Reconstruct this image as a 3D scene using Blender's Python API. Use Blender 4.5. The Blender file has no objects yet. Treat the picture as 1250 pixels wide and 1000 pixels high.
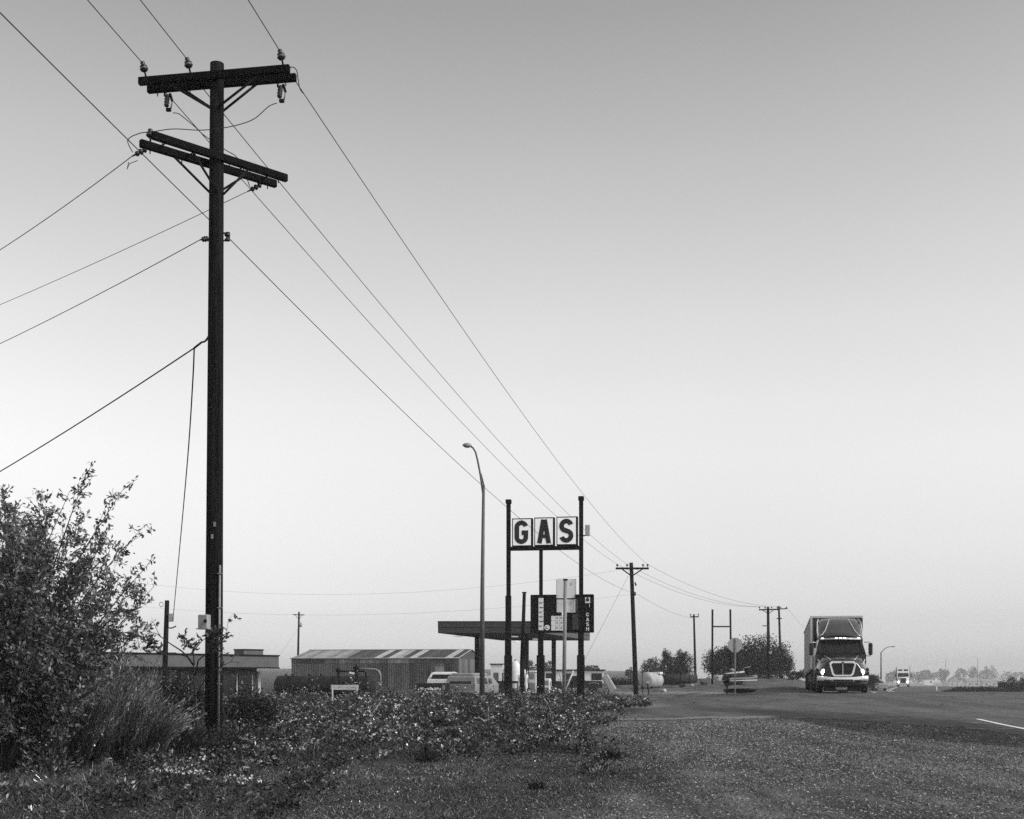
import bpy, math, random
import numpy as np
from math import radians, sin, cos, pi, atan2, sqrt
from mathutils import Vector, Matrix

# ------------------------------------------------------------------ camera, world, sun, exposure
sc = bpy.context.scene
C = sc.collection
F, HY, EYE = 1562.0, 824.0, 1.6          # focal length in photo pixels, horizon row, eye height in metres
cam = bpy.data.cameras.new('camera'); cam_o = bpy.data.objects.new('camera', cam); C.objects.link(cam_o)
cam.sensor_width = 36.0; cam.lens = 36.0 * F / 1250.0
cam.shift_y = (HY - 500.0) / 1250.0
cam.clip_start = 0.1; cam.clip_end = 9000
cam_o.location = (0, 0, EYE); cam_o.rotation_euler = (radians(90), 0, 0)
sc.camera = cam_o

SUN_ELEV, SUN_AZ = 40.0, 113.0           # azimuth clockwise from the view direction: behind the camera, to its right
world = bpy.data.worlds.new('World'); sc.world = world; world.use_nodes = True
wn, wl = world.node_tree.nodes, world.node_tree.links
bg = wn['Background']
sky = wn.new('ShaderNodeTexSky'); sky.sky_type = 'NISHITA'; sky.sun_disc = False
sky.sun_elevation = radians(SUN_ELEV); sky.sun_rotation = radians(SUN_AZ)
sky.air_density = 1.0; sky.dust_density = 1.0; sky.ozone_density = 1.0
bw = wn.new('ShaderNodeRGBToBW')
tcw = wn.new('ShaderNodeTexCoord'); sepw = wn.new('ShaderNodeSeparateXYZ')
rampw = wn.new('ShaderNodeValToRGB'); mulw = wn.new('ShaderNodeMath'); mulw.operation = 'MULTIPLY'
wl.new(tcw.outputs['Generated'], sepw.inputs[0]); wl.new(sepw.outputs['Z'], rampw.inputs[0])
wl.new(sky.outputs[0], bw.inputs[0]); wl.new(bw.outputs[0], mulw.inputs[0]); wl.new(rampw.outputs[0], mulw.inputs[1])
nzw = wn.new('ShaderNodeTexNoise'); nzw.inputs['Scale'].default_value = 2.2; nzw.inputs['Detail'].default_value = 3
mpw = wn.new('ShaderNodeMapping'); mpw.inputs['Scale'].default_value = (1, 1, 2.2); mpw.inputs['Location'].default_value = (.7, .3, .2); wl.new(tcw.outputs['Generated'], mpw.inputs[0]); wl.new(mpw.outputs[0], nzw.inputs['Vector'])
mrw = wn.new('ShaderNodeMapRange'); mrw.inputs['From Min'].default_value = .3; mrw.inputs['From Max'].default_value = .7; mrw.inputs['To Min'].default_value = .975; mrw.inputs['To Max'].default_value = 1.025
wl.new(nzw.outputs['Fac'], mrw.inputs['Value'])                     # faint unevenness of the overcast
mu2 = wn.new('ShaderNodeMath'); mu2.operation = 'MULTIPLY'; wl.new(mulw.outputs[0], mu2.inputs[0]); wl.new(mrw.outputs[0], mu2.inputs[1])
wl.new(mu2.outputs[0], bg.inputs['Color'])
SKYRAMP = [(0.0, 0.73), (0.015, 0.73), (0.041, 0.653), (0.079, 0.733), (0.111, 0.834), (0.167, 1.032), (0.203, 1.113), (0.262, 1.16), (0.318, 1.141), (0.371, 1.09), (0.421, 0.991), (0.462, 0.887), (1.0, 0.8)]
el = rampw.color_ramp.elements
el[0].position, el[0].color = SKYRAMP[0][0], (SKYRAMP[0][1],) * 3 + (1,)
el[1].position, el[1].color = SKYRAMP[-1][0], (SKYRAMP[-1][1],) * 3 + (1,)
for p, v in SKYRAMP[1:-1]:
    e = el.new(p); e.color = (v, v, v, 1)
bg.inputs['Strength'].default_value = 0.15

sun = bpy.data.lights.new('sun', 'SUN'); sun.energy = 1.5; sun.angle = radians(20); sun.color = (1, 1, 1)
sun_o = bpy.data.objects.new('sun', sun); C.objects.link(sun_o)
_sd = Vector((sin(radians(SUN_AZ)) * cos(radians(SUN_ELEV)), cos(radians(SUN_AZ)) * cos(radians(SUN_ELEV)), sin(radians(SUN_ELEV))))
sun_o.rotation_euler = _sd.to_track_quat('Z', 'Y').to_euler(); sun_o.location = (30, -30, 60)

sc.view_settings.view_transform = 'Standard'; sc.view_settings.look = 'None'
sc.view_settings.exposure = 0.6; sc.view_settings.gamma = 1.0; sc.view_settings.use_curve_mapping = False
sc.cycles.use_denoising = False
sc.cycles.max_bounces = 6; sc.cycles.volume_bounces = 1; sc.cycles.transparent_max_bounces = 8

# ------------------------------------------------------------------ helpers
def PX(px, d): return (px - 625.0) / F * d
def PZ(py, d): return EYE + (HY - py) / F * d
rng = np.random.default_rng(7)

def tag(o, label=None, cat=None, group=None, kind=None):
    if label: o['label'] = label
    if cat: o['category'] = cat
    if group: o['group'] = group
    if kind: o['kind'] = kind
    return o

def thing(name, label, cat, loc=(0, 0, 0), rotz=0.0, group=None):
    o = bpy.data.objects.new(name, None); C.objects.link(o)
    o.empty_display_size = 0.2
    o.location = loc; o.rotation_euler = (0, 0, rotz)
    return tag(o, label, cat, group)

MATS = {}
def mat(name, v, rough=0.8, var=0.25, scale=4.0, metal=0.0, bump=0.0, bscale=None, stretch=(1, 1, 1), attr=None,
        emit=0.0, coat=0.0, spec=0.5, alpha=1.0, trans=0.0, lo=None, hi=None):
    """grey procedural material: value v, varied by two scales of noise"""
    if name in MATS: return MATS[name]
    m = bpy.data.materials.new(name); m.use_nodes = True
    N, L = m.node_tree.nodes, m.node_tree.links
    b = N['Principled BSDF']
    b.inputs['Roughness'].default_value = rough; b.inputs['Metallic'].default_value = metal
    b.inputs['Specular IOR Level'].default_value = spec
    b.inputs['Coat Weight'].default_value = coat
    b.inputs['Coat Roughness'].default_value = 0.08
    tc = N.new('ShaderNodeTexCoord'); mp = N.new('ShaderNodeMapping'); mp.inputs['Scale'].default_value = stretch
    L.new(tc.outputs['Object'], mp.inputs[0])
    n1 = N.new('ShaderNodeTexNoise'); n1.inputs['Scale'].default_value = scale; n1.inputs['Detail'].default_value = 6
    n1.inputs['Roughness'].default_value = 0.65
    L.new(mp.outputs[0], n1.inputs['Vector'])
    mr = N.new('ShaderNodeMapRange')
    mr.inputs['From Min'].default_value = 0.28; mr.inputs['From Max'].default_value = 0.72
    mr.inputs['To Min'].default_value = lo if lo is not None else v * (1 - var)
    mr.inputs['To Max'].default_value = hi if hi is not None else v * (1 + var)
    L.new(n1.outputs['Fac'], mr.inputs['Value'])
    out = mr.outputs[0]
    if attr:
        at = N.new('ShaderNodeAttribute'); at.attribute_name = attr
        mu = N.new('ShaderNodeMath'); mu.operation = 'MULTIPLY'
        L.new(out, mu.inputs[0]); L.new(at.outputs['Fac'], mu.inputs[1]); out = mu.outputs[0]
    L.new(out, b.inputs['Base Color'])
    if bump:
        n2 = N.new('ShaderNodeTexNoise'); n2.inputs['Scale'].default_value = bscale or scale * 6; n2.inputs['Detail'].default_value = 4
        L.new(mp.outputs[0], n2.inputs['Vector'])
        bp = N.new('ShaderNodeBump'); bp.inputs['Strength'].default_value = bump; bp.inputs['Distance'].default_value = 0.02
        L.new(n2.outputs['Fac'], bp.inputs['Height']); L.new(bp.outputs[0], b.inputs['Normal'])
    if emit:
        b.inputs['Emission Color'].default_value = (1, 1, 1, 1); b.inputs['Emission Strength'].default_value = emit
    if trans:
        b.inputs['Transmission Weight'].default_value = trans
    MATS[name] = m
    return m

class MB:
    """collects shapes; build() links them as one mesh object"""
    def __init__(s): s.v, s.f, s.sm = [], [], []
    def add(s, vs, fs, smooth=False):
        k = len(s.v); s.v += [tuple(p) for p in vs]; s.f += [tuple(i + k for i in f) for f in fs]; s.sm += [smooth] * len(fs); return s
    def box(s, c, size, rz=0.0, rx=0.0, ry=0.0, bev=0.0):
        hx, hy, hz = size[0] / 2, size[1] / 2, size[2] / 2
        R = Matrix.Rotation(rz, 3, 'Z') @ Matrix.Rotation(ry, 3, 'Y') @ Matrix.Rotation(rx, 3, 'X')
        c = Vector(c)
        if bev <= 0:
            vs = [c + R @ Vector((x, y, z)) for z in (-hz, hz) for x, y in ((-hx, -hy), (hx, -hy), (hx, hy), (-hx, hy))]
            return s.add(vs, [(3, 2, 1, 0), (4, 5, 6, 7), (0, 1, 5, 4), (1, 2, 6, 5), (2, 3, 7, 6), (3, 0, 4, 7)])
        b = min(bev, hx * .95, hy * .95, hz * .95)
        def ring(ix, iy, z):
            return [(-hx + ix, -hy, z), (hx - ix, -hy, z), (hx, -hy + iy, z), (hx, hy - iy, z), (hx - ix, hy, z), (-hx + ix, hy, z), (-hx, hy - iy, z), (-hx, -hy + iy, z)]
        def small(z):
            return [(-hx + b, -hy + b, z), (hx - b, -hy + b, z), (hx - b, -hy + b, z), (hx - b, hy - b, z), (hx - b, hy - b, z), (-hx + b, hy - b, z), (-hx + b, hy - b, z), (-hx + b, -hy + b, z)]
        rows = [small(-hz), ring(b, b, -hz + b), ring(b, b, hz - b), small(hz)]
        vs = [c + R @ Vector(p) for r in rows for p in r]; fs = []
        for k in range(3):
            for i in range(8):
                j = (i + 1) % 8; fs.append((k * 8 + i, k * 8 + j, (k + 1) * 8 + j, (k + 1) * 8 + i))
        fs.append(tuple(range(7, -1, -1))); fs.append(tuple(range(24, 32)))
        return s.add(vs, fs)
    def tube(s, pts, r, n=8, caps=True, smooth=True):
        pts = [Vector(p) for p in pts]; m = len(pts)
        rs = r if isinstance(r, (list, tuple)) else [r] * m
        t0 = (pts[1] - pts[0]).normalized()
        up = Vector((0, 0, 1)) if abs(t0.z) < 0.9 else Vector((1, 0, 0))
        a = t0.cross(up).normalized(); vs = []
        for i, p in enumerate(pts):
            t = (pts[min(i + 1, m - 1)] - pts[max(i - 1, 0)]).normalized()
            a = (a - t * a.dot(t)).normalized(); b = t.cross(a)
            for k in range(n):
                an = 2 * pi * k / n
                vs.append(p + (a * cos(an) + b * sin(an)) * rs[i])
        fs = [(i * n + k, i * n + (k + 1) % n, (i + 1) * n + (k + 1) % n, (i + 1) * n + k) for i in range(m - 1) for k in range(n)]
        s.add(vs, fs, smooth)
        if caps:
            k0 = len(s.v) - len(vs)
            s.f += [tuple(k0 + k for k in range(n - 1, -1, -1)), tuple(k0 + (m - 1) * n + k for k in range(n))]; s.sm += [False, False]
        return s
    def cyl(s, p0, p1, r0, r1=None, n=12, caps=True): return s.tube([p0, p1], [r0, r0 if r1 is None else r1], n, caps)
    def lathe(s, prof, c=(0, 0, 0), axis=(0, 0, 1), n=12, smooth=True):
        ax = Vector(axis).normalized(); up = Vector((0, 0, 1)) if abs(ax.z) < 0.9 else Vector((1, 0, 0))
        a = ax.cross(up).normalized(); b = ax.cross(a); c = Vector(c)
        vs = [c + ax * h + (a * cos(2 * pi * k / n) + b * sin(2 * pi * k / n)) * max(r, 1e-4) for r, h in prof for k in range(n)]
        m = len(prof)
        fs = [(i * n + k, i * n + (k + 1) % n, (i + 1) * n + (k + 1) % n, (i + 1) * n + k) for i in range(m - 1) for k in range(n)]
        fs = [f[::-1] for f in fs]
        s.add(vs, fs, smooth); k0 = len(s.v) - len(vs)
        s.f += [tuple(k0 + k for k in range(n)), tuple(k0 + (m - 1) * n + k for k in range(n - 1, -1, -1))]; s.sm += [False, False]
        return s
    def prism(s, poly, fn, d0, d1):
        """polygon of 2D points extruded: fn(u, v, w) -> 3D point"""
        n = len(poly); vs = [fn(u, v, d0) for u, v in poly] + [fn(u, v, d1) for u, v in poly]
        return s.add(vs, [tuple(range(n - 1, -1, -1)), tuple(range(n, 2 * n))] + [(i, (i + 1) % n, n + (i + 1) % n, n + i) for i in range(n)])
    def loft(s, secs, caps=True, smooth=True, closed=True):
        n = len(secs[0]); vs = [p for q in secs for p in q]
        fs = [(i * n + k, i * n + (k + 1) % n, (i + 1) * n + (k + 1) % n, (i + 1) * n + k) for i in range(len(secs) - 1) for k in range(n if closed else n - 1)]
        s.add(vs, fs, smooth); k0 = len(s.v) - len(vs)
        if caps:
            s.f += [tuple(k0 + k for k in range(n - 1, -1, -1)), tuple(k0 + (len(secs) - 1) * n + k for k in range(n))]; s.sm += [False, False]
        return s
    def stroke(s, pts, w, fn, d0, d1):
        """a thick 2D line (lettering) extruded between depths d0 and d1"""
        pts = [Vector((p[0], p[1])) for p in pts]; m = len(pts); Lf, Rt = [], []
        for i, p in enumerate(pts):
            t = (pts[min(i + 1, m - 1)] - pts[max(i - 1, 0)]).normalized(); nrm = Vector((-t.y, t.x))
            k = 1.0
            if 0 < i < m - 1:
                t1 = (pts[i] - pts[i - 1]).normalized(); k = 1.0 / max(0.6, Vector((-t1.y, t1.x)).dot(nrm))
            Lf.append(p + nrm * w / 2 * k); Rt.append(p - nrm * w / 2 * k)
        vs = []
        for i in range(m): vs += [fn(*Lf[i], d0), fn(*Rt[i], d0), fn(*Rt[i], d1), fn(*Lf[i], d1)]
        fs = [(i * 4 + k, i * 4 + (k + 1) % 4, i * 4 + 4 + (k + 1) % 4, i * 4 + 4 + k) for i in range(m - 1) for k in range(4)]
        fs += [(3, 2, 1, 0), (m * 4 - 4, m * 4 - 3, m * 4 - 2, m * 4 - 1)]
        return s.add(vs, fs)
    def build(s, name, m, parent=None, loc=None):
        me = bpy.data.meshes.new(name); me.from_pydata(s.v, [], s.f); me.polygons.foreach_set('use_smooth', s.sm)
        me.materials.append(m); me.update()
        import bmesh
        bm = bmesh.new(); bm.from_mesh(me); bmesh.ops.recalc_face_normals(bm, faces=bm.faces); bm.to_mesh(me); bm.free()
        o = bpy.data.objects.new(name, me); C.objects.link(o)
        if parent: o.parent = parent
        if loc is not None: o.location = loc
        return o

def raw_mesh(name, V, m, shade=None, parent=None, smooth=False):
    """V: (n, k, 3) array of n separate k-sided faces; shade: (n,) per-face value stored as attribute 'v'"""
    n, k, _ = V.shape
    me = bpy.data.meshes.new(name)
    me.vertices.add(n * k); me.vertices.foreach_set('co', V.reshape(-1).astype(np.float32))
    me.loops.add(n * k); me.loops.foreach_set('vertex_index', np.arange(n * k, dtype=np.int32))
    me.polygons.add(n); me.polygons.foreach_set('loop_start', np.arange(0, n * k, k, dtype=np.int32))
    me.polygons.foreach_set('loop_total', np.full(n, k, dtype=np.int32))
    if shade is not None:
        a = me.attributes.new('v', 'FLOAT', 'POINT'); a.data.foreach_set('value', np.repeat(shade, k).astype(np.float32))
    me.materials.append(m); me.update(calc_edges=True); me.validate()
    o = bpy.data.objects.new(name, me); C.objects.link(o)
    if parent: o.parent = parent
    return o

def copy_tree(o, parent=None):
    c = o.copy(); C.objects.link(c); c.parent = parent
    for ch in list(o.children): copy_tree(ch, c)
    return c

def smooth01(t): t = np.clip(t, 0, 1); return t * t * (3 - 2 * t)

# value noise for layouts
_g = np.random.default_rng(3).random((64, 64))
def vnoise(x, y):
    x = np.asarray(x, float); y = np.asarray(y, float)
    xi = np.floor(x).astype(int); yi = np.floor(y).astype(int); fx = smooth01(x - xi); fy = smooth01(y - yi)
    a = _g[xi % 64, yi % 64]; b = _g[(xi + 1) % 64, yi % 64]; c = _g[xi % 64, (yi + 1) % 64]; d = _g[(xi + 1) % 64, (yi + 1) % 64]
    return (a * (1 - fx) + b * fx) * (1 - fy) + (c * (1 - fx) + d * fx) * fy
def fbm(x, y): return (vnoise(x, y) + .5 * vnoise(2 * x + 7, 2 * y + 3) + .25 * vnoise(4 * x + 1, 4 * y + 9)) / 1.75

# ------------------------------------------------------------------ terrain
# height profiles (distance, height) along bearings given by their photo column
COLS = [(-900, [(0, 0), (20, 0), (60, -.1), (150, -.2), (400, 0), (2600, 0)]),
        (150, [(0, 0), (20, 0.05), (60, -.1), (90, -.3), (150, -.3), (400, 0), (1400, 9), (2600, 9)]),
        (620, [(0, 0), (30, .05), (55, .15), (90, .0), (150, 0), (400, 0), (1400, 8), (2600, 8)]),
        (780, [(0, 0), (20, .0), (40, .1), (60, .15), (105, 0), (120, .35), (150, .8), (300, .6), (1400, 6), (2600, 6)]),
        (880, [(0, 0), (20, .05), (38, .2), (60, .45), (75, .5), (110, .8), (140, 1.2), (200, 1.1), (320, -.6), (900, -6), (1400, -11), (2600, -13)]),
        (965, [(0, 0), (20, .05), (38, .3), (60, .7), (70, .75), (100, .95), (140, 1.2), (190, 1.1), (325, -1.2), (900, -7), (1400, -12), (2600, -14)]),
        (1020, [(0, 0), (20, .05), (38, .3), (60, .71), (66, .72), (82, .36), (120, -.1), (325, -1.3), (600, -4.2), (900, -7.2), (1400, -12.3), (2600, -14)]),
        (1260, [(0, 0), (20, .05), (38, .3), (60, .71), (66, .72), (82, .36), (120, -.1), (325, -1.3), (600, -4.2), (900, -7.2), (1400, -12.3), (2600, -14)]),
        (2100, [(0, 0), (20, .05), (38, .3), (60, .6), (80, .6), (120, .2), (325, -1), (900, -7), (1400, -11), (2600, -13)])]
_cp = np.array([c[0] for c in COLS], float)
def gz(x, y):
    x = np.asarray(x, float); y = np.maximum(np.asarray(y, float), 0.5)
    px = np.clip(625 + F * x / y, _cp[0], _cp[-1])
    H = np.array([np.interp(y, [a for a, _ in p], [b for _, b in p]) for _, p in COLS])
    i = np.clip(np.searchsorted(_cp, px, 'right') - 1, 0, len(_cp) - 2)
    t = smooth01((px - _cp[i]) / (_cp[i + 1] - _cp[i]))
    g0 = np.take_along_axis(H, i[None], 0)[0] if np.ndim(px) else H[i]
    g1 = np.take_along_axis(H, (i + 1)[None], 0)[0] if np.ndim(px) else H[i + 1]
    z = g0 * (1 - t) + g1 * t
    near = np.clip((y - 12) / 10, 0, 1) * np.clip((90 - y) / 30, 0, 1)
    return z + near * 0.10 * (fbm(x / 3.1 + 5, y / 3.1) - .5) * np.where(px < 760, 1.0, .35)
def g0(x, y): return float(gz(np.array([x]), np.array([y]))[0])
def ground_at(px, d): x = PX(px, d); return (x, d, g0(x, d))

# road: lane line (distance, x) and the ragged edge of the tarmac, from the photo
LANE = [(-60, 2.0), (0, 8.8), (20, 11.4), (32.5, 13.0), (38, 13.7), (60, 17.2), (90, 23.6), (150, 40), (250, 71), (325, 95.5), (450, 139), (700, 235), (1200, 440)]
def lane_x(y): return np.interp(y, [a for a, _ in LANE], [b for _, b in LANE])
EDGE = [(-60, -3.8), (0, 4.5), (18, 10.0), (26, 12.4), (30, 12.0), (34, 11.5), (36.5, 10.6), (38.5, 8.6), (40.5, 6.0), (42.5, 3.6), (44, 1.8)]
def tarmac(x, y):
    """True where there is asphalt"""
    n = (fbm(x * .9, y * .6) - .5) * 2.2 + (fbm(x * 3.1, y * 1.7) - .5) * 1.0
    lx = lane_x(y); e = np.interp(y, [a for a, _ in EDGE], [b for _, b in EDGE])
    left = np.where(y < 44, e, np.where(y < 66, 1.2 + (y - 44) * .04, lx - 4.9))
    # the entrance closes again behind
    left = np.where((y >= 66) & (y < 84), np.interp(y, [66, 70, 76, 84], [4.5, 9.0, 13.5, lane_x(84) - 4.9]), left)
    return (x > left + n * np.where(y < 70, 1.0, .2)) & (x < lx + 11.5)

def band(px, py, pts_hi, pts_lo, soft):
    hi = np.interp(px, [a for a, _ in pts_hi], [b for _, b in pts_hi]); lo = np.interp(px, [a for a, _ in pts_lo], [b for _, b in pts_lo])
    return smooth01((py - hi) / soft + .5) * smooth01((lo - py) / soft + .5)

def build_ground():
    cols = np.concatenate([np.linspace(-9000, -900, 28)[:-1], np.linspace(-900, -100, 40)[:-1], np.arange(-100, 1352, 6.0), np.linspace(1352, 2200, 44)[1:], np.linspace(2200, 10000, 28)[1:]])
    ys = [1.0]
    while ys[-1] < 2600: ys.append(ys[-1] * (1.014 if 11 < ys[-1] < 110 else 1.06))
    ys = np.array(ys); nc, nr = len(cols), len(ys)
    Y, P = np.meshgrid(ys, cols, indexing='ij'); X = np.clip((P - 625) / F * Y, -2600, 2600)
    Z = gz(X.ravel(), Y.ravel()).reshape(X.shape)
    v = np.stack([X, Y, Z], -1).reshape(-1, 3)
    idx = np.arange(nr * nc).reshape(nr, nc)
    f = np.stack([idx[:-1, :-1], idx[:-1, 1:], idx[1:, 1:], idx[1:, :-1]], -1).reshape(-1, 4)
    k = len(v)
    back = np.array([(-2600, -600, 0), (2600, -600, 0), (2600, 1.0, 0), (-2600, 1.0, 0)], float)
    # masks
    px = P.ravel(); py = (HY + (EYE - Z) * F / Y).ravel(); xx, yy = X.ravel(), Y.ravel()
    n1 = fbm(xx * .5, yy * .35)
    # gravel on the right, soil and turf on the left; the border runs from (735,845) to (640,1000) in the photo
    border = np.interp(py, [836, 848, 868, 905, 935, 965, 1000, 1100], [600, 715, 700, 740, 800, 760, 640, 500]) + (n1 - .5) * 120
    gravel = smooth01((px - border) / 70 + .5)
    gravel = np.maximum(gravel, smooth01((yy - 70) / 10) * smooth01((px - 560) / 60) * smooth01((260 - yy) / 60))
    dark = np.zeros_like(px)
    dk = band(px, py, [(820, 864), (900, 865), (1000, 869), (1100, 874), (1200, 883), (1250, 890), (1400, 915)],
              [(820, 866), (900, 870), (960, 877), (1060, 895), (1160, 905), (1250, 913), (1400, 940)], 9.0)
    dark = np.maximum(dark, dk * smooth01((px - 800) / 60) * (.8 + .6 * n1))
    dark = np.maximum(dark, .9 * 1.2 * np.clip(1.3 - np.hypot((px - 745) / 60, (py - 867.0) / 4.2), 0, 1))
    dark = np.maximum(dark, .9 * np.clip(1.4 - np.hypot((px - 1022) / 28, (py - 935) / 3.6), 0, 1))
    dark = np.maximum(dark, .8 * np.clip(1.4 - np.hypot((px - 1032) / 13, (py - 896) / 2.6), 0, 1))
    dark = np.maximum(dark, .5 * np.clip(1.2 - np.hypot((px - 960) / 120, (py - 905) / 7), 0, 1) * n1 * 1.6)
    for cx_, cy_, wx_, wy_, q_ in ((880, 955, 100, 7, .5), (1130, 962, 120, 8, .55), (770, 908, 40, 4, .5), (1185, 928, 60, 6, .55), (720, 985, 60, 9, .5), (980, 986, 120, 9, .5), (905, 925, 50, 4, .5), (1090, 918, 60, 4, .45)):
        dark = np.maximum(dark, q_ * np.clip(1.4 - np.hypot((px - cx_) / wx_, (py - cy_ - (px - cx_) * .04) / wy_), 0, 1))
    pale = .9 * np.clip(1.3 - np.hypot((px - 765) / 55, (py - 861.5) / 3.2), 0, 1)
    pale = np.maximum(pale, .8 * band(px, py, [(700, 845), (990, 843.5)], [(700, 847), (990, 847)], 2.0) * smooth01((px - 730) / 40) * smooth01((1000 - px) / 20) * np.clip(n1 * 2.4 - .5, 0, 1))
    me = bpy.data.meshes.new('ground'); allv = np.concatenate([v, back]); nf = len(f)
    me.vertices.add(len(allv)); me.vertices.foreach_set('co', allv.ravel().astype(np.float32))
    fa = np.concatenate([f, np.array([[k, k + 1, k + 2, k + 3]])]); n = len(fa)
    me.loops.add(n * 4); me.loops.foreach_set('vertex_index', fa.ravel().astype(np.int32))
    me.polygons.add(n); me.polygons.foreach_set('loop_start', np.arange(0, n * 4, 4, dtype=np.int32)); me.polygons.foreach_set('loop_total', np.full(n, 4, dtype=np.int32))
    me.polygons.foreach_set('use_smooth', np.ones(n, bool))
    for nm, arr in (('gravel', gravel), ('dark', dark), ('pale', pale)):
        a = me.attributes.new(nm, 'FLOAT', 'POINT'); a.data.foreach_set('value', np.concatenate([arr, np.zeros(4)]).astype(np.float32))
    me.materials.append(ground_mat()); me.update(calc_edges=True)
    o = bpy.data.objects.new('ground', me); C.objects.link(o); tag(o, kind='structure')
    # asphalt sheet: the same cells, 25 mm higher
    cx = v[f].mean(1); m = tarmac(cx[:, 0], cx[:, 1]) & (cx[:, 1] < 1300) & (np.abs(cx[:, 0]) < 700)
    fr = f[m]; used, inv = np.unique(fr, return_inverse=True); rv = v[used].copy(); rv[:, 2] += .004 + rv[:, 1] * .00012
    me2 = bpy.data.meshes.new('road'); me2.from_pydata(rv.tolist(), [], inv.reshape(-1, 4).tolist())
    a = me2.attributes.new('dark', 'FLOAT', 'POINT'); a.data.foreach_set('value', dark[used].astype(np.float32))
    a = me2.attributes.new('pale', 'FLOAT', 'POINT'); a.data.foreach_set('value', pale[used].astype(np.float32))
    ux, uy = rv[:, 0], rv[:, 1]; e = np.interp(uy, [q for q, _ in EDGE], [q for _, q in EDGE]); spill = np.where(uy < 46, 1 - smooth01((ux - e) / 4.5), 0) * (.45 + .8 * fbm(ux * .8, uy * .5))
    a = me2.attributes.new('spill', 'FLOAT', 'POINT'); a.data.foreach_set('value', np.clip(spill, 0, 1).astype(np.float32))
    me2.materials.append(asphalt_mat()); me2.update()
    r = bpy.data.objects.new('road', me2); C.objects.link(r); tag(r, kind='structure')
    return o

def _noise(N, L, vec, scale, detail=5, rough=.6):
    n = N.new('ShaderNodeTexNoise'); n.inputs['Scale'].default_value = scale; n.inputs['Detail'].default_value = detail
    n.inputs['Roughness'].default_value = rough; L.new(vec, n.inputs['Vector']); return n.outputs['Fac']
def _map(N, L, src, a, b, c, d):
    m = N.new('ShaderNodeMapRange'); 
    for k, val in zip(('From Min', 'From Max', 'To Min', 'To Max'), (a, b, c, d)): m.inputs[k].default_value = val
    L.new(src, m.inputs['Value']); return m.outputs[0]
def _mix(N, L, f, a, b):
    m = N.new('ShaderNodeMix'); m.data_type = 'FLOAT'
    for s, val in zip((m.inputs[0], m.inputs[2], m.inputs[3]), (f, a, b)):
        if isinstance(val, (int, float)): s.default_value = val
        else: L.new(val, s)
    return m.outputs[0]
def _mul(N, L, a, b, op='MULTIPLY'):
    m = N.new('ShaderNodeMath'); m.operation = op
    for s, val in zip(m.inputs, (a, b)):
        if isinstance(val, (int, float)): s.default_value = val
        else: L.new(val, s)
    return m.outputs[0]

def ground_mat():
    m = bpy.data.materials.new('gravel_and_soil'); m.use_nodes = True; N, L = m.node_tree.nodes, m.node_tree.links; b = N['Principled BSDF']
    tc = N.new('ShaderNodeTexCoord').outputs['Object']
    at = lambda nm: (lambda a: (setattr(a, 'attribute_name', nm), a.outputs['Fac'])[1])(N.new('ShaderNodeAttribute'))
    big = _noise(N, L, tc, .35, 4); med = _noise(N, L, tc, 2.2, 5, .7); fine = _noise(N, L, tc, 22, 3, .8); vf = _noise(N, L, tc, 60, 2, .7)
    gv = _map(N, L, fine, .38, .66, .006, .21)
    gv = _mul(N, L, gv, _map(N, L, vf, .35, .65, .35, 1.65))
    gv = _mul(N, L, gv, _map(N, L, med, .3, .7, .62, 1.3))
    gv = _mul(N, L, gv, _map(N, L, big, .3, .7, .6, 1.4))
    mp = N.new('ShaderNodeMapping'); mp.inputs['Rotation'].default_value = (0, 0, radians(13)); mp.inputs['Scale'].default_value = (1.5, .16, 1); L.new(tc, mp.inputs[0])
    rut = _noise(N, L, mp.outputs[0], 1.0, 4, .6)
    gv = _mul(N, L, gv, _map(N, L, rut, .36, .6, .4, 1.35))
    so = _mul(N, L, _map(N, L, med, .3, .7, .02, .07), _map(N, L, fine, .3, .7, .4, 1.6))
    col = _mix(N, L, at('gravel'), so, gv)
    edge = _map(N, L, _mul(N, L, at('dark'), _map(N, L, med, .25, .75, -.6, .6), 'ADD'), .30, .95, 0, 1)
    col = _mix(N, L, edge, col, _map(N, L, fine, .3, .75, .008, .05))
    col = _mix(N, L, _mul(N, L, at('pale'), .8), col, _map(N, L, fine, .3, .7, .25, .5))
    L.new(col, b.inputs['Base Color']); b.inputs['Roughness'].default_value = .95; b.inputs['Specular IOR Level'].default_value = .2
    bp = N.new('ShaderNodeBump'); bp.inputs['Strength'].default_value = .8; bp.inputs['Distance'].default_value = .03
    L.new(_mul(N, L, fine, _mul(N, L, _mul(N, L, med, rut, 'ADD'), 1.8), 'ADD'), bp.inputs['Height']); L.new(bp.outputs[0], b.inputs['Normal'])
    return m

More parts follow.
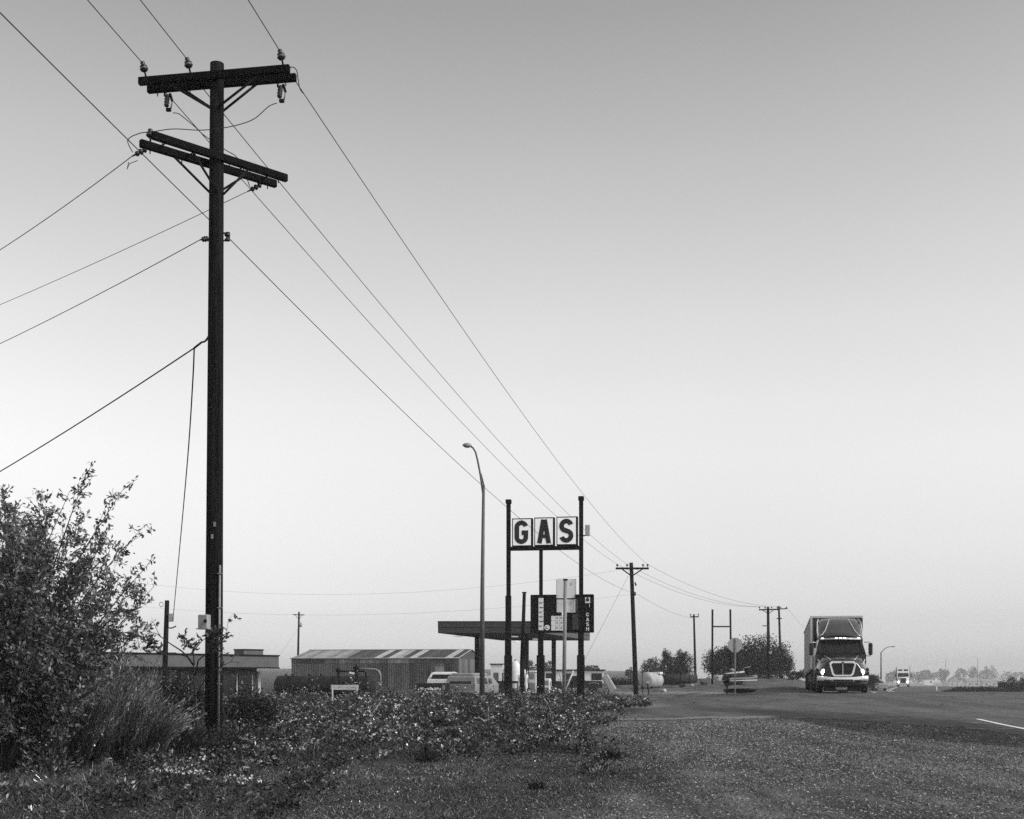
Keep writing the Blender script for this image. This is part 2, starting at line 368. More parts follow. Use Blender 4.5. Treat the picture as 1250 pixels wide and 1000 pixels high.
def asphalt_mat():
    m = bpy.data.materials.new('worn_asphalt'); m.use_nodes = True; N, L = m.node_tree.nodes, m.node_tree.links; b = N['Principled BSDF']
    tc = N.new('ShaderNodeTexCoord').outputs['Object']
    at = lambda nm: (lambda a: (setattr(a, 'attribute_name', nm), a.outputs['Fac'])[1])(N.new('ShaderNodeAttribute'))
    big = _noise(N, L, tc, .25, 4); med = _noise(N, L, tc, 1.6, 5, .7); fine = _noise(N, L, tc, 14, 3, .8)
    c = _mul(N, L, _map(N, L, fine, .35, .66, .022, .15), _mul(N, L, _map(N, L, med, .3, .7, .75, 1.25), _map(N, L, big, .3, .7, .8, 1.2)))
    mp = N.new('ShaderNodeMapping'); mp.inputs['Rotation'].default_value = (0, 0, radians(11)); mp.inputs['Scale'].default_value = (1.1, .07, 1); L.new(tc, mp.inputs[0])
    trk = _noise(N, L, mp.outputs[0], 1.0, 4, .6); c = _mul(N, L, c, _map(N, L, trk, .35, .65, .72, 1.28))
    vo = N.new('ShaderNodeTexVoronoi'); vo.feature = 'DISTANCE_TO_EDGE'; vo.inputs['Scale'].default_value = .32; L.new(tc, vo.inputs['Vector'])
    c = _mul(N, L, c, _map(N, L, vo.outputs['Distance'], .004, .02, .45, 1))
    c = _mix(N, L, _map(N, L, _mul(N, L, at('spill'), fine, 'ADD'), .95, 1.15, 0, 1), c, _map(N, L, fine, .35, .66, .05, .30))
    edge = _map(N, L, _mul(N, L, at('dark'), _map(N, L, med, .25, .75, -.6, .6), 'ADD'), .30, .95, 0, 1)
    c = _mix(N, L, edge, c, _map(N, L, fine, .3, .75, .008, .045))
    c = _mix(N, L, _mul(N, L, at('pale'), .7), c, _map(N, L, fine, .3, .7, .2, .42))
    L.new(c, b.inputs['Base Color']); b.inputs['Roughness'].default_value = .9; b.inputs['Specular IOR Level'].default_value = .25
    bp = N.new('ShaderNodeBump'); bp.inputs['Strength'].default_value = .5; bp.inputs['Distance'].default_value = .015
    L.new(fine, bp.inputs['Height']); L.new(bp.outputs[0], b.inputs['Normal'])
    return m
build_ground()

# painted lines, each a thin slab following the road
def strip(name, y0, y1, off, w, mt, step=1.5, label=None):
    m = MB(); ys = np.arange(y0, y1 + .01, step); vs = []
    for y in ys:
        x = float(lane_x(y)) + off
        for s_ in (-w / 2, w / 2):
            vs.append((x + s_, y, g0(x + s_, y) + .009 + y * .00028))
    fs = [(2 * i, 2 * i + 1, 2 * i + 3, 2 * i + 2) for i in range(len(ys) - 1)]
    m.add(vs, fs); o = m.build(name, mt); tag(o, kind='structure'); return o
WHITEP = mat('road_paint_white', .75, .7, .15, 8)
PALEP = mat('road_paint_pale', .55, .7, .2, 8)
strip('lane_line', 24.0, 37.9, 0, .14, WHITEP)
for y0 in (62, 74, 86, 98, 110, 122): strip('lane_line', y0, y0 + 3, 0, .13, WHITEP)
strip('centre_line', 66, 420, 3.9, .16, PALEP, 6); strip('centre_line', 66, 420, 4.3, .16, PALEP, 6)
strip('edge_line', 120, 420, -4.2, .14, WHITEP, 6)

# ------------------------------------------------------------------ the big utility pole
WOOD = mat('creosoted_wood', .011, .9, .95, 2.4, spec=.08, stretch=(9, 9, .22), bump=.9, bscale=5)
ARMW = mat('crossarm_wood', .006, .9, .5, 5.0, spec=.05, bump=.3)
IRON = mat('dark_iron', .008, .7, .3, 6, spec=.12)
PORC = mat('brown_porcelain', .018, .3, .2, 8)
PORCL = mat('grey_porcelain', .30, .3, .2, 8)
GALV = mat('galvanised_steel', .22, .55, .3, 5, metal=.3)
WIRE = mat('weathered_wire', .015, .8, .1, 2, spec=.2)
BOXG = mat('grey_box_paint', .33, .6, .2, 6)

def W(px, py, d): return Vector((PX(px, d), d, PZ(py, d)))
def Wz(px, py, z): return W(px, py, F * (z - EYE) / (HY - py))     # the point on that sight line at height z

D1 = 25.2
base1 = Vector(ground_at(260.5, D1)); base1.z -= .0
P1 = thing('utility_pole', 'tall dark wooden utility pole with two double crossarms, standing in the weeds', 'utility pole', base1)
def l1(p): return Vector(p) - base1
top1 = W(265, 78, D1)
def pole_pt(t): return base1.lerp(top1, t)
pm = MB(); pm.tube([l1(pole_pt(t)) for t in np.linspace(0, 1, 9)], [.178 - .044 * t for t in np.linspace(0, 1, 9)], 20)
pm.build('shaft', WOOD, P1)

def arm_beam(a, b, h=.15, w=.1):
    a, b = l1(a), l1(b); c = (a + b) / 2; d = b - a
    return MB().box(c, (d.length, w, h), rz=atan2(d.y, d.x), ry=-atan2(d.z, Vector((d.x, d.y)).length), bev=.012)
ZU, ZL = 13.32, 11.75
UN = (Wz(169.5, 99.7, ZU), Wz(353.6, 84.0, ZU)); UF = (Wz(180.2, 109.5, ZU), Wz(361.4, 94.7, ZU))
LN = (Wz(185.9, 165, ZL), Wz(350.2, 218, ZL)); LF = (Wz(171, 174.8, ZL), Wz(337, 225, ZL))
arms = {}
for nm, (a, b) in (('UN', UN), ('UF', UF), ('LN', LN), ('LF', LF)):
    arms[nm] = arm_beam(a, b).build('crossarm', ARMW, P1)
def along(seg, t): return seg[0].lerp(seg[1], t)
# braces, two per double arm side
for seg, zz, drop, reach in ((UN, ZU, .62, .95), (UF, ZU, .55, .75), (LN, ZL, .70, .62), (LF, ZL, .62, .75)):
    ax = (seg[1] - seg[0]).normalized(); mid = pole_pt((zz - base1.z) / (top1.z - base1.z))
    t0 = (mid - seg[0]).dot(ax); off = ((seg[0] + ax * t0) - mid); off.z = 0; off = off.normalized()
    for s_ in (-1, 1):
        p = seg[0] + ax * (t0 + s_ * reach) - Vector((0, 0, .07)); q = mid + off * .15 + ax * s_ * .07 - Vector((0, 0, drop))
        MB().tube([l1(p), l1(q)], .024, 6).build('brace', IRON, P1)
    for s_ in (-.35, .35, -.72, .72):
        p = along(seg, .5 + s_ * .6)
        MB().cyl(l1(p) + Vector((0, 0, -.15)), l1(p) + Vector((0, 0, .09)), .011, n=6).build('bolt', IRON, P1)
# spacer bolts between the twin arms
for A, B in ((UN, UF), (LN, LF)):
    for t in (.12, .32, .68, .88):
        MB().cyl(l1(along(A, t)), l1(along(B, t)), .014, n=6).build('spacer_bolt', IRON, P1)

def pin_insulator(foot, tilt=(0, 0, 1), s=1.0, name='insulator'):
    ax = Vector(tilt).normalized()
    r = MB().lathe([(.018, 0), (.018, .10 * s), (.05, .11 * s), (.085, .15 * s), (.085, .17 * s), (.05, .185 * s), (.075, .205 * s), (.07, .225 * s), (.035, .24 * s), (.05, .27 * s), (.04, .30 * s), (.015, .31 * s)],
                   l1(foot), ax, 12)
    o = r.build(name, PORC, P1)
    MB().lathe([(.06, .172 * s), (.064, .180 * s), (.06, .190 * s)], l1(foot), ax, 12).build('glaze_band', PORCL, o)
    return foot + ax * .27 * s
ins = []
tilt = (-.22, -.12, 1)
for px in (178.5, 233.5, 346):
    t = (px - 169.5) / (353.6 - 169.5)
    ins.append(pin_insulator(along(UN, t) + Vector((0, 0, .07)), tilt))
# dead-end shackles with their strain insulators on the far upper arm
def strain(p, q, name='strain_insulator'):
    p, q = Vector(p), Vector(q); d = (q - p); Ld = d.length
    prof = [(.012, 0), (.014, Ld * .15), (.05, Ld * .2), (.055, Ld * .30), (.025, Ld * .34), (.055, Ld * .42), (.058, Ld * .52), (.025, Ld * .56), (.05, Ld * .64), (.05, Ld * .74), (.018, Ld * .8), (.012, Ld)]
    return MB().lathe(prof, l1(p), d, 10).build(name, PORC, P1)
# fuse cut-outs hanging under the far upper arm
def cutout(p):
    p = l1(p)
    o = MB().tube([p + Vector((-.05, 0, .02)), p + Vector((-.06, 0, -.08)), p + Vector((-.01, 0, -.12))], .02, 6).build('fuse_cutout', IRON, P1)
    MB().lathe([(.03, 0), (.055, .03), (.04, .06), (.058, .09), (.042, .12), (.058, .15), (.042, .18), (.055, .21), (.03, .24)], p + Vector((.0, 0, -.06)), (-.12, .05, -1), 10).build('fuse_porcelain', PORC, o)
    MB().cyl(p + Vector((.05, -.02, -.05)), p + Vector((.10, -.02, -.20)), .03, .024, 8).build('fuse_barrel', IRON, o)
    MB().cyl(p + Vector((.10, -.02, -.20)), p + Vector((.06, 0, -.36)), .014, .014, 6).build('fuse_link', GALV, o)
    MB().box(p + Vector((.02, 0, -.36)), (.10, .06, .07), bev=.01).build('fuse_foot', IRON, o)
    return p + base1
c1 = along(UF, (205 - 180.2) / 181.2) - Vector((0, 0, .075)); c2 = along(UF, (343 - 180.2) / 181.2) - Vector((0, 0, .075))
cutout(c1); cutout(c2)
# lower arms: strain insulators and a standoff
sL0 = along(LF, .03) - Vector((0, 0, .05)); sL1 = sL0 + (W(160, 191, 24.45) - W(187, 178, 24.5)); strain(along(LF, .06) - Vector((0, 0, .04)), W(161, 191, 24.45))
strain(along(LF, .90) - Vector((0, 0, .06)), W(302, 234, 26.2))
pin_insulator(along(LF, .07) + Vector((0, 0, .07)), (0, 0, 1), .85)
MB().tube([l1(W(168, 196, 24.4)), l1(W(158, 200, 24.4)), l1(W(155, 207, 24.4)), l1(W(157, 198, 24.4))], .007, 5).build('wire_tail', IRON, P1)
# spools at the neutral
zN = 1.6 + (824 - 290) * D1 / F
strain(W(256, 291, 25.1), W(244, 293, 25.0), 'deadend_clamp')
spool = W(277.5, 289, 25.2)
MB().lathe([(.03, -.09), (.055, -.08), (.055, -.05), (.03, -.04), (.03, 0), (.055, .01), (.06, .05), (.03, .06), (.025, .09)], l1(spool)).build('spool', PORC, P1)
MB().tube([l1(W(270, 285, 25.2)), l1(W(280, 284, 25.2)), l1(W(280, 294, 25.2)), l1(W(270, 294, 25.2))], .016, 6).build('spool_bracket', IRON, P1)
# telephone hook
MB().tube([l1(W(254.5, 411, 25.05)), l1(W(252, 415, 25)), l1(W(250, 417, 24.98)), l1(W(246, 418, 24.95)), l1(W(237, 425, 24.9))], .02, 6).build('messenger_clamp', IRON, P1)
# conduit down the shaft and the meter box
cx0 = W(268.5, 690, D1 - .16); cx1 = W(266.5, 890, D1 - .19)
MB().tube([l1(cx0), l1(cx1)], .022, 8).build('conduit', GALV, P1)
MB().tube([l1(W(270, 330, D1 - .15)), l1(W(269, 560, D1 - .16)), l1(cx0)], .008, 5).build('ground_wire', IRON, P1)
for py in (700, 742, 790, 835): MB().box(l1(W(268.2, py, D1 - .165)), (.09, .06, .02)).build('strap', GALV, P1)
for px, py in ((262, 640), (259, 655)): MB().box(l1(W(px, py, D1 - .185)), (.05, .012, .09)).build('tag_plate', GALV, P1)
mb = MB().box(l1(W(249.5, 759, D1 - .28)), (.20, .16, .27), rz=-.25, bev=.012).build('meter_box', BOXG, P1)
MB().box(l1(W(249.5, 767.8, D1 - .29)), (.26, .20, .02), rz=-.25).build('meter_shelf', BOXG, mb)
MB().cyl(l1(W(250.5, 758, D1 - .38)), l1(W(250.5, 758, D1 - .44)), .035, n=10).build('meter_dial', IRON, mb)
# jumpers: insulated loops from arm to arm
def jumper(pts, r=.009):
    pts = [Vector(p) for p in pts]; out = []
    for i in range(len(pts) - 1):                     # Catmull-Rom
        a, b, c, d = pts[max(i - 1, 0)], pts[i], pts[i + 1], pts[min(i + 2, len(pts) - 1)]
        for t in np.linspace(0, 1, 7)[:-1]:
            out.append(.5 * ((2 * b) + (c - a) * t + (2 * a - 5 * b + 4 * c - d) * t * t + (3 * b - a - 3 * c + d) * t ** 3))
    out.append(pts[-1])
    return MB().tube([l1(p) for p in out], r, 5).build('jumper_wire', WIRE, P1)
jumper([W(338, 126, 25.1), W(328, 130, 25.0), W(312, 144, 24.9), W(296, 151, 24.9), W(274, 156, 24.85), W(245, 159, 24.6), W(212, 157.5, 24.3), W(186, 161, 24.1), W(170, 163, 24.1), W(156, 171, 24.2), W(162, 186, 24.4)])
jumper([W(211, 138, 25.5), W(218, 139, 25.55), W(226, 145, 25.6), W(238, 155, 25.7), W(250, 166, 25.7), W(275, 183, 25.9), W(288, 191, 26.0), W(296, 204, 26.1), W(305, 228, 26.2)])
jumper([W(352, 84, 24.8), W(357, 82, 24.85), W(362, 86, 24.9), W(364, 97, 25.1), W(366, 108, 25.2), W(370, 114, 25.4)])

# ------------------------------------------------------------------ second pole and the far poles
def simple_pole(name, label, px_base, px_top, py_top, d, r0, r1, group=None):
    b = Vector(ground_at(px_base, d)); o = thing(name, label, 'utility pole', b, 0, group); t = W(px_top, py_top, d) - b
    MB().tube([(0, 0, -.1), t * .5, t], [r0, (r0 + r1) / 2, r1], 12).build('shaft', WOOD, o)
    return o, b
def arm_on(o, b, p0, p1, h=.13, w=.11, name='crossarm'):
    p0, p1 = Vector(p0) - b, Vector(p1) - b; c = (p0 + p1) / 2; d = p1 - p0
    return MB().box(c, (d.length, w, h), rz=atan2(d.y, d.x), ry=-atan2(d.z, Vector((d.x, d.y)).length), bev=.012).build(name, ARMW, o)
def pin(o, b, p, s=1.0, ax=(0, 0, 1)):
    MB().lathe([(.02, 0), (.02, .1 * s), (.10, .13 * s), (.10, .17 * s), (.05, .2 * s), (.08, .24 * s), (.07, .29 * s), (.02, .31 * s)], Vector(p) - b, ax, 10).build('insulator', PORC, o)
    return Vector(p) + Vector(ax) * .27 * s

D2 = 105.0
P2, b2 = simple_pole('utility_pole', 'single crossarm wooden pole standing in the open gravel beside the gas station sign', 776.5, 770.5, 687, D2, .21, .15)
arm_on(P2, b2, W(751.5, 694, D2 - .25), W(792, 694, D2 - .25), .16, .13)
for s_, qx in ((-1, 759.5), (1, 784)):
    MB().tube([W(qx, 695, D2 - .3) - b2, W(771.3, 703.5, D2 - .24) - b2], .055, 6).build('brace', ARMW, P2)
tip2 = [pin(P2, b2, W(px, 693, D2 - .25)) for px in (753.5, 765.5, 785, 790.5)]
MB().lathe([(.06, 0), (.09, .05), (.05, .12), (.09, .2), (.04, .3)], W(775.2, 711, D2 - .2) - b2, (.3, 0, -1), 8).build('fuse_cutout', PORC, P2)
MB().lathe([(.05, -.15), (.09, -.1), (.05, 0), (.09, .1), (.05, .15)], W(775.3, 725, D2 - .25) - b2, (0, 0, 1), 8).build('spool', PORC, P2)

# three slimmer poles farther down the line
P3, b3 = simple_pole('utility_pole', 'slim far wooden pole rising behind the bushy trees left of the bare twin posts', 849.0, 847, 750, 155, .16, .11)
arm_on(P3, b3, W(842.5, 753, 154.8), W(853, 753, 154.8), .14, .12)
for px in (843, 852.5): pin(P3, b3, W(px, 752.4, 154.8), 1.0)
D4 = 138.0
P4, b4 = simple_pole('utility_pole', 'nearer of two far poles before the big round bush, with a small lamp arm', 938.5, 937.5, 741, D4, .19, .14)
arm_on(P4, b4, W(926.5, 744.5, D4 - .2), W(950, 744, D4 - .2), .14, .12)
for s_, qx in ((-1, 931), (1, 944)): MB().tube([W(qx, 745.2, D4 - .25) - b4, W(938, 749, D4 - .2) - b4], .04, 6).build('brace', ARMW, P4)
tip4 = [pin(P4, b4, W(px, 743.6, D4 - .2), .9) for px in (927, 934, 949)]
MB().tube([W(938, 765, D4) - b4, W(934, 764, D4) - b4], .03, 6).build('lamp_arm', GALV, P4)
MB().box(W(933.2, 764, D4) - b4, (.45, .22, .12), bev=.04).build('lamp_head', GALV, P4)
MB().lathe([(.1, -.1), (.16, -.05), (.16, .05), (.1, .1)], W(940.2, 797, D4 - .2) - b4, (0, -1, 0), 10).build('meter', BOXG, P4)
D5 = 170.0
P5, b5 = simple_pole('utility_pole', 'farther leaning pole with two crossarms behind the big round bush', 953.5, 950.7, 740, D5, .18, .13)
arm_on(P5, b5, W(940, 744.2, D5 - .2), W(961, 743, D5 - .2), .14, .12); arm_on(P5, b5, W(948, 755, D5 - .2), W(954.5, 755, D5 - .2), .13, .11)
tip5 = [pin(P5, b5, W(px, 743.2, D5 - .2), .9) for px in (942, 953, 960)]
# pole by the left building with its drop
D6 = 54.0
P6, b6 = simple_pole('service_pole', 'short wooden service pole behind the bushes with a meter box and looped wire', 199.5, 204, 733, D6, .13, .095)
P6['category'] = 'service pole'
MB().box(W(209, 754, D6 - .1) - b6, (.20, .14, .34), bev=.02).build('meter_box', BOXG, P6)
MB().tube([W(197 + 2.2 * cos(a), 738 + 3 * sin(a), D6) - b6 for a in np.linspace(0, 6.0, 14)], .012, 5).build('wire_loop', WIRE, P6)
MB().tube([W(204, 766, D6) - b6, W(209, 767, D6) - b6, W(215, 764.5, D6) - b6], .03, 6).build('bracket', IRON, P6)
D7 = 175.0
P7, b7 = simple_pole('utility_pole', 'far pole with short crossarm and transformer rising behind the metal shed roof', 363.0, 365, 747, D7, .17, .12)
arm_on(P7, b7, W(357.5, 750.3, D7 - .2), W(371.5, 750.8, D7 - .2), .12, .1)
MB().lathe([(.1, 0), (.22, .05), (.22, .6), (.12, .68)], W(366.8, 765.5, D7 - .1) - b7, (0, 0, 1), 10).build('transformer', BOXG, P7)
for s_, qx in ((-1, 360), (1, 369)): MB().tube([W(qx, 750.8, D7 - .2) - b7, W(364.8, 756, D7 - .2) - b7], .03, 5).build('brace', ARMW, P7)

# ------------------------------------------------------------------ wires: each one a thing
def wire(label, p, q, sag, r=.009, n=30, name='power_line', cat='wire'):
    p, q = Vector(p), Vector(q); pts = []
    for t in np.linspace(0, 1, n):
        a = p.lerp(q, t); a.z -= 4 * sag * t * (1 - t); pts.append(a - p)
    o = MB().tube(pts, r, 5).build(name, WIRE, None, p)
    return tag(o, label, cat)
bi = radians(5.9); back = Vector((-sin(bi), -cos(bi), 0)) * 62
for i, w in enumerate(('leftmost top wire running overhead from the tall pole towards the viewer', 'middle top wire running overhead from the tall pole towards the viewer', 'top wire running overhead from the right end of the tall pole crossarm')):
    wire(w, ins[i], ins[i] + back + Vector((0, 0, .2)), .5)
wire('lower overhead wire crossing the upper left corner down to the tall pole', W(258, 271, 25.35), W(258, 271, 25.35) + back + Vector((0, 0, .2)), .4)
# onward to the second pole
wire('wire from the tall pole upper arm, left end, to the second pole', along(UF, .10), tip2[0], .95)
wire('wire from the tall pole upper arm, middle, to the second pole', along(UF, .36), tip2[1], .95)
wire('wire from the tall pole upper arm, right end, to the second pole', along(UF, .99) - Vector((0, 0, .04)), tip2[3], .95)
wire('lowest wire from the tall pole spool to the second pole', spool, W(776.5, 725, D2 - .2), 1.2)
# the branch that leaves to the left
def left_wire(label, p, py0, bearing=-43.0, r=.0085, k=1.7, px0=0.0, name='power_line'):
    p = Vector(p); b = radians(bearing); dx, dy = sin(b), cos(b)
    u = (px0 - 625) / F; s = (u * p.y - p.x) / (dx - u * dy)
    q = Vector((p.x + dx * s, p.y + dy * s, 0)); q.z = PZ(py0, q.y)
    return wire(label, p, p + (q - p) * k, .12, r, 16, name)
left_wire('upper branch wire leaving the lower crossarm towards the left edge', W(161, 191, 24.45), 299)
left_wire('second branch wire leaving under the lower crossarm, passing behind the tall pole', W(302, 234, 26.2), 367, r=.007)
left_wire('third branch wire leaving the tall pole clamp towards the left edge', W(244, 293, 25.0), 414)
tele0 = W(237, 425, 24.9)
left_wire('thick telephone cable sloping from the tall pole down to the left edge', tele0, 570, r=.014, name='telephone_cable')
def poly_wire(label, pts, r=.010, name='power_line', cat='wire'):
    p0 = Vector(pts[0]); pts = [Vector(p) - p0 for p in pts]; out = []
    for i in range(len(pts) - 1):
        a, b, c, d = pts[max(i - 1, 0)], pts[i], pts[i + 1], pts[min(i + 2, len(pts) - 1)]
        for t in np.linspace(0, 1, 9)[:-1]:
            out.append(.5 * ((2 * b) + (c - a) * t + (2 * a - 5 * b + 4 * c - d) * t * t + (3 * b - a - 3 * c + d) * t ** 3))
    out.append(pts[-1]); return tag(MB().tube(out, r, 5).build(name, WIRE, None, p0), label, cat)
poly_wire('slack drop cable hanging from the telephone cable to the short service pole', [tele0, W(235, 470, 27), W(229, 560, 32.5), W(219, 672, 42), W(211, 757, D6 - .15)], .016, 'drop_cable')
# beyond the second pole
for i, (t, lab) in enumerate(zip(tip4, ('lower distant wire between the second pole and the twin far poles', 'middle distant wire between the second pole and the twin far poles', 'upper distant wire between the second pole and the twin far poles'))):
    wire(lab, tip2[(0, 1, 3)[i]], t, (.95, .9, .8)[i], .011)
wire('thin wire from the second pole spool to the slim far pole', W(777.5, 725, D2 - .2), W(847, 755, 154.8), .35, .011)
wire('faint upper wire stretching left from the second pole behind the sign', tip2[0] - Vector((0, 0, .5)), W(40, 690, 125), 2.4, .006, 40)
wire('faint lower wire stretching left from the second pole behind the sign', W(771, 725.5, D2), W(30, 722, 125), 2.0, .006, 40)
wire('thin guy wire slanting from the second pole down behind the sign', W(767, 703, D2), Vector(ground_at(692, D2 + 2)), 0, .011, 4, 'guy_wire')
wire('thin guy wire slanting down from the far transformer pole', W(363.5, 768, D7), W(333, 812, D7), 0, .010, 4, 'guy_wire')
wire('thin wire leaving the farther leaning pole towards the truck', tip5[2], W(1000, 776, 330), 1.0, .012)

# ------------------------------------------------------------------ street lamp
STEEL = mat('lamp_post_steel', .085, .6, .25, 4)
STEELD = mat('dark_painted_steel', .007, .75, .5, 5, spec=.1)
DL = 58.0
bl = Vector(ground_at(588.5, DL))
lamp = thing('street_lamp', 'tall grey street lamp with one curved arm and oval head, left of the gas sign', 'street lamp', bl)
MB().tube([W(588.5, 850, DL) - bl, W(588.8, 720, DL) - bl, W(590.3, 592, DL) - bl], [.125, .095, .065], 14).build('post', STEEL, lamp)
MB().cyl((0, 0, 0), (0, 0, .55), .24, .2, 10).build('base', STEEL, lamp)
MB().tube([W(590, 604, DL) - bl, W(589, 598, DL) - bl, W(586.5, 580, DL) - bl, W(583, 562, DL) - bl, W(580.5, 552, DL) - bl, W(577.5, 547, DL) - bl, W(574, 544.6, DL) - bl], [.05, .05, .048, .044, .042, .04, .04], 10).build('arm', STEEL, lamp)
MB().tube([W(590.5, 592, DL) - bl, W(589, 585, DL) - bl, W(587, 578, DL) - bl], .03, 8).build('brace', STEEL, lamp)
hd = MB(); hd.lathe([(.02, 0), (.10, .05), (.16, .14), (.17, .24), (.13, .34), (.06, .41), (.02, .43)], W(576, 544.2, DL) - bl, (-1, 0, .12), 14)
hd.v = [(x, y, (z - (W(576, 544.2, DL) - bl).z) * .68 + (W(576, 544.2, DL) - bl).z) for x, y, z in hd.v]
hd.build('lamp_head', mat('lamp_head_grey', .3, .5, .2, 5), lamp)

# ------------------------------------------------------------------ GAS sign
DS = 65.0; ang = radians(-9.0)
SGN = mat('sign_plastic_white', .86, .35, .06, 2.5, spec=.4)
INK = mat('sign_letter_black', .008, .6, .2, 6)
CABD = mat('sign_cabinet_dark', .007, .7, .4, 2.5, spec=.12)
CABG = mat('sign_cabinet_grey', .04, .6, .3, 3)
bs = Vector(ground_at(660, DS)); 
sign = thing('gas_sign', 'tall three post roadside sign with white GAS letter panels and dark price board', 'sign', bs, ang)
pm_ = F / DS
def sx(px): return (px - 660) / pm_ / cos(ang)
def sz(py): return PZ(py, DS) - bs.z
for px, ptop in ((620.8, 610.5), (709, 608.5)):
    post = MB().box((sx(px), 0, (sz(ptop) + sz(727)) / 2), (.20, .20, sz(ptop) - sz(727))).build('post', STEELD, sign)
    MB().box((sx(px) - .0, 0, sz(ptop) - .05), (.28, .26, .22), bev=.02).build('cap', STEELD, post)
    MB().box((sx(px) - .01, 0, (sz(727) + sz(800)) / 2), (.27, .27, sz(727) - sz(800))).build('sleeve', STEELD, post)
    MB().box((sx(px) - .02, 0, sz(800) / 2 - .1), (.36, .36, sz(800) + .2)).build('sleeve', STEELD, post)
post = MB().box((sx(660.4), 0, (sz(670) + sz(727)) / 2), (.17, .17, sz(670) - sz(727))).build('post', STEELD, sign)
MB().box((sx(660.0), 0, (sz(727) + sz(800)) / 2), (.26, .26, sz(727) - sz(800))).build('sleeve', STEELD, post)
MB().box((sx(660.0), 0, sz(800) / 2 - .1), (.37, .37, sz(800) + .2)).build('sleeve', STEELD, post)
MB().box((sx(665), 0, sz(669.5)), (sx(706.5) - sx(623.3), .26, .19)).build('beam', STEELD, sign)

def arc(cx, cy, rx, ry, a0, a1, n=14): return [(cx + rx * cos(radians(a)), cy + ry * sin(radians(a))) for a in np.linspace(a0, a1, n)]
def glyph(ch, w, h, t):
    """centre-line strokes of a bold condensed capital, box w x h centred on 0"""
    a, b = w / 2 - t / 2, h / 2 - t / 2; r = a
    if ch == 'G': return [arc(0, b - r * .98, a, r * .98, 12, 180) + arc(0, -b + r * .98, a, r * .98, 180, 360) + [(a, -b + r * 1.0), (a, -.02 * h)], [(a + t * .5, -.02 * h - t * .02), (w * .02, -.02 * h - t * .02)]]
    if ch == 'C': return [arc(0, b - r, a, r, 12, 180) + arc(0, -b + r, a, r, 180, 348)]
    if ch == 'S':
        ry = (b) / 2
        return [arc(0, b - ry, a, ry, 15, 230, 18) + arc(0, -b + ry, a, ry, 50, -165, 18)]
    if ch == 'A': return [[(-a - t * .06, -h / 2), (-t * .12, h / 2)], [(a + t * .06, -h / 2), (t * .12, h / 2)], [(-a * .62, -h * .2), (a * .62, -h * .2)]]
    if ch == 'H': return [[(-a, -h / 2), (-a, h / 2)], [(a, -h / 2), (a, h / 2)], [(-a, 0), (a, 0)]]
def letter(ch, cx, cz, w, h, t, y, parent, m, name='letter'):
    g = MB()
    for k, st in enumerate(glyph(ch, w, h, t)):
        g.stroke(st, t * (.8 if ch == 'A' and k == 2 else 1), lambda u, v, d: (cx + u, d, cz + v), y - .012 - .004 * k, y + .004 + .001 * k)
    return g.build(name, m, parent)
for ch, x0, x1, y0, y1, lx in (('G', 625.7, 650.6, 632.9, 667.2, -.04), ('A', 652.8, 677.2, 632.3, 666.9, -.01), ('S', 679.7, 705.0, 631.8, 666.6, -.03)):
    cx, cz, w, h = (sx(x0) + sx(x1)) / 2, (sz(y0) + sz(y1)) / 2, sx(x1) - sx(x0), sz(y0) - sz(y1)
    pn = MB().box((cx, -.02, cz), (w, .34, h)).build('letter_cabinet', STEELD, sign)
    MB().box((cx - .015, -.185, cz), (w - .13, .03, h - .11)).build('letter_face', mat('panel_added_glow', .88, .35, .06, 2.5, spec=.4, emit=.16), pn)  # slight emission added to the letter faces to whiten them
    letter(ch, cx + lx, cz + .005, w * .67, h * .84, .24, -.203, pn, INK)

# price board: dark cabinet with a stepped notch, pale inserts and a cash column
yb = -.10
def fpoly(m, pts, y0, y1): return m.prism([(sx(a), sz(b)) for a, b in pts], lambda u, v, d: (u, d, v), y0, y1)
board = fpoly(MB(), [(648.4, 726.8), (679, 726.8), (679, 747.8), (685, 747.8), (685, 752), (690, 752), (690, 748), (702, 748), (702, 726.8), (724, 726.8), (724, 772.4), (648.4, 772.4)], yb, yb + .36).build('price_board', CABD, sign)
MB().box((sx(686), yb - .02, sz(726.6)), (sx(724) - sx(648.4), .02, .05)).v
fr = MB()
for a, b in (((648.4, 726.9), (679, 726.9)), ((702, 726.9), (724, 726.9)), ((648.4, 772.2), (724, 772.2)), ((648.6, 727), (648.6, 772)), ((723.8, 727), (723.8, 772)), ((702, 731.4), (679, 731.4))):
    fr.tube([(sx(a[0]), yb - .015, sz(a[1])), (sx(b[0]), yb - .015, sz(b[1]))], .028, 4, smooth=False)
fr.build('trim', STEELD, board)
yt = yb - .02
for k in range(7):                                                     # tall white strip of price tiles
    z1 = 730.2 + k * 5.65; 
    tl = MB().box((sx(660.8), yt, sz(z1 + 2.7)), (sx(663.8) - sx(657.9), .035, 5.35 / pm_)).build('price_tile', SGN, board)
    if k: MB().box((sx(660.2 + (k % 3) * .5), yt - .02, sz(z1 + .6)), (.12 + .03 * (k % 3), .01, .035)).build('print', CABG, tl)
o = MB().lathe([(.138, 0), (.138, .04)], (sx(668.2), yt + .01, sz(766.4)), (0, -1, 0), 20).build('round_badge', SGN, board)
MB().stroke(arc(sx(668.2), sz(766.4), .06, .06, 100, 330), .03, lambda u, v, d: (u, d, v), yt - .04, yt - .029).build('print', CABG, o)
for i in range(3):
    for j in range(3):
        tl = MB().box((sx(675.6 + i * 5.1), yt, sz(755.1 + j * 6.0)), (4.85 / pm_, .035, 5.75 / pm_)).build('price_tile', SGN, board)
        if i: MB().box((sx(675.4 + i * 5.1), yt - .02, sz(754.6 + j * 6)), (.09, .01, .10)).build('print', mat('faded_print', .35, .7), tl)
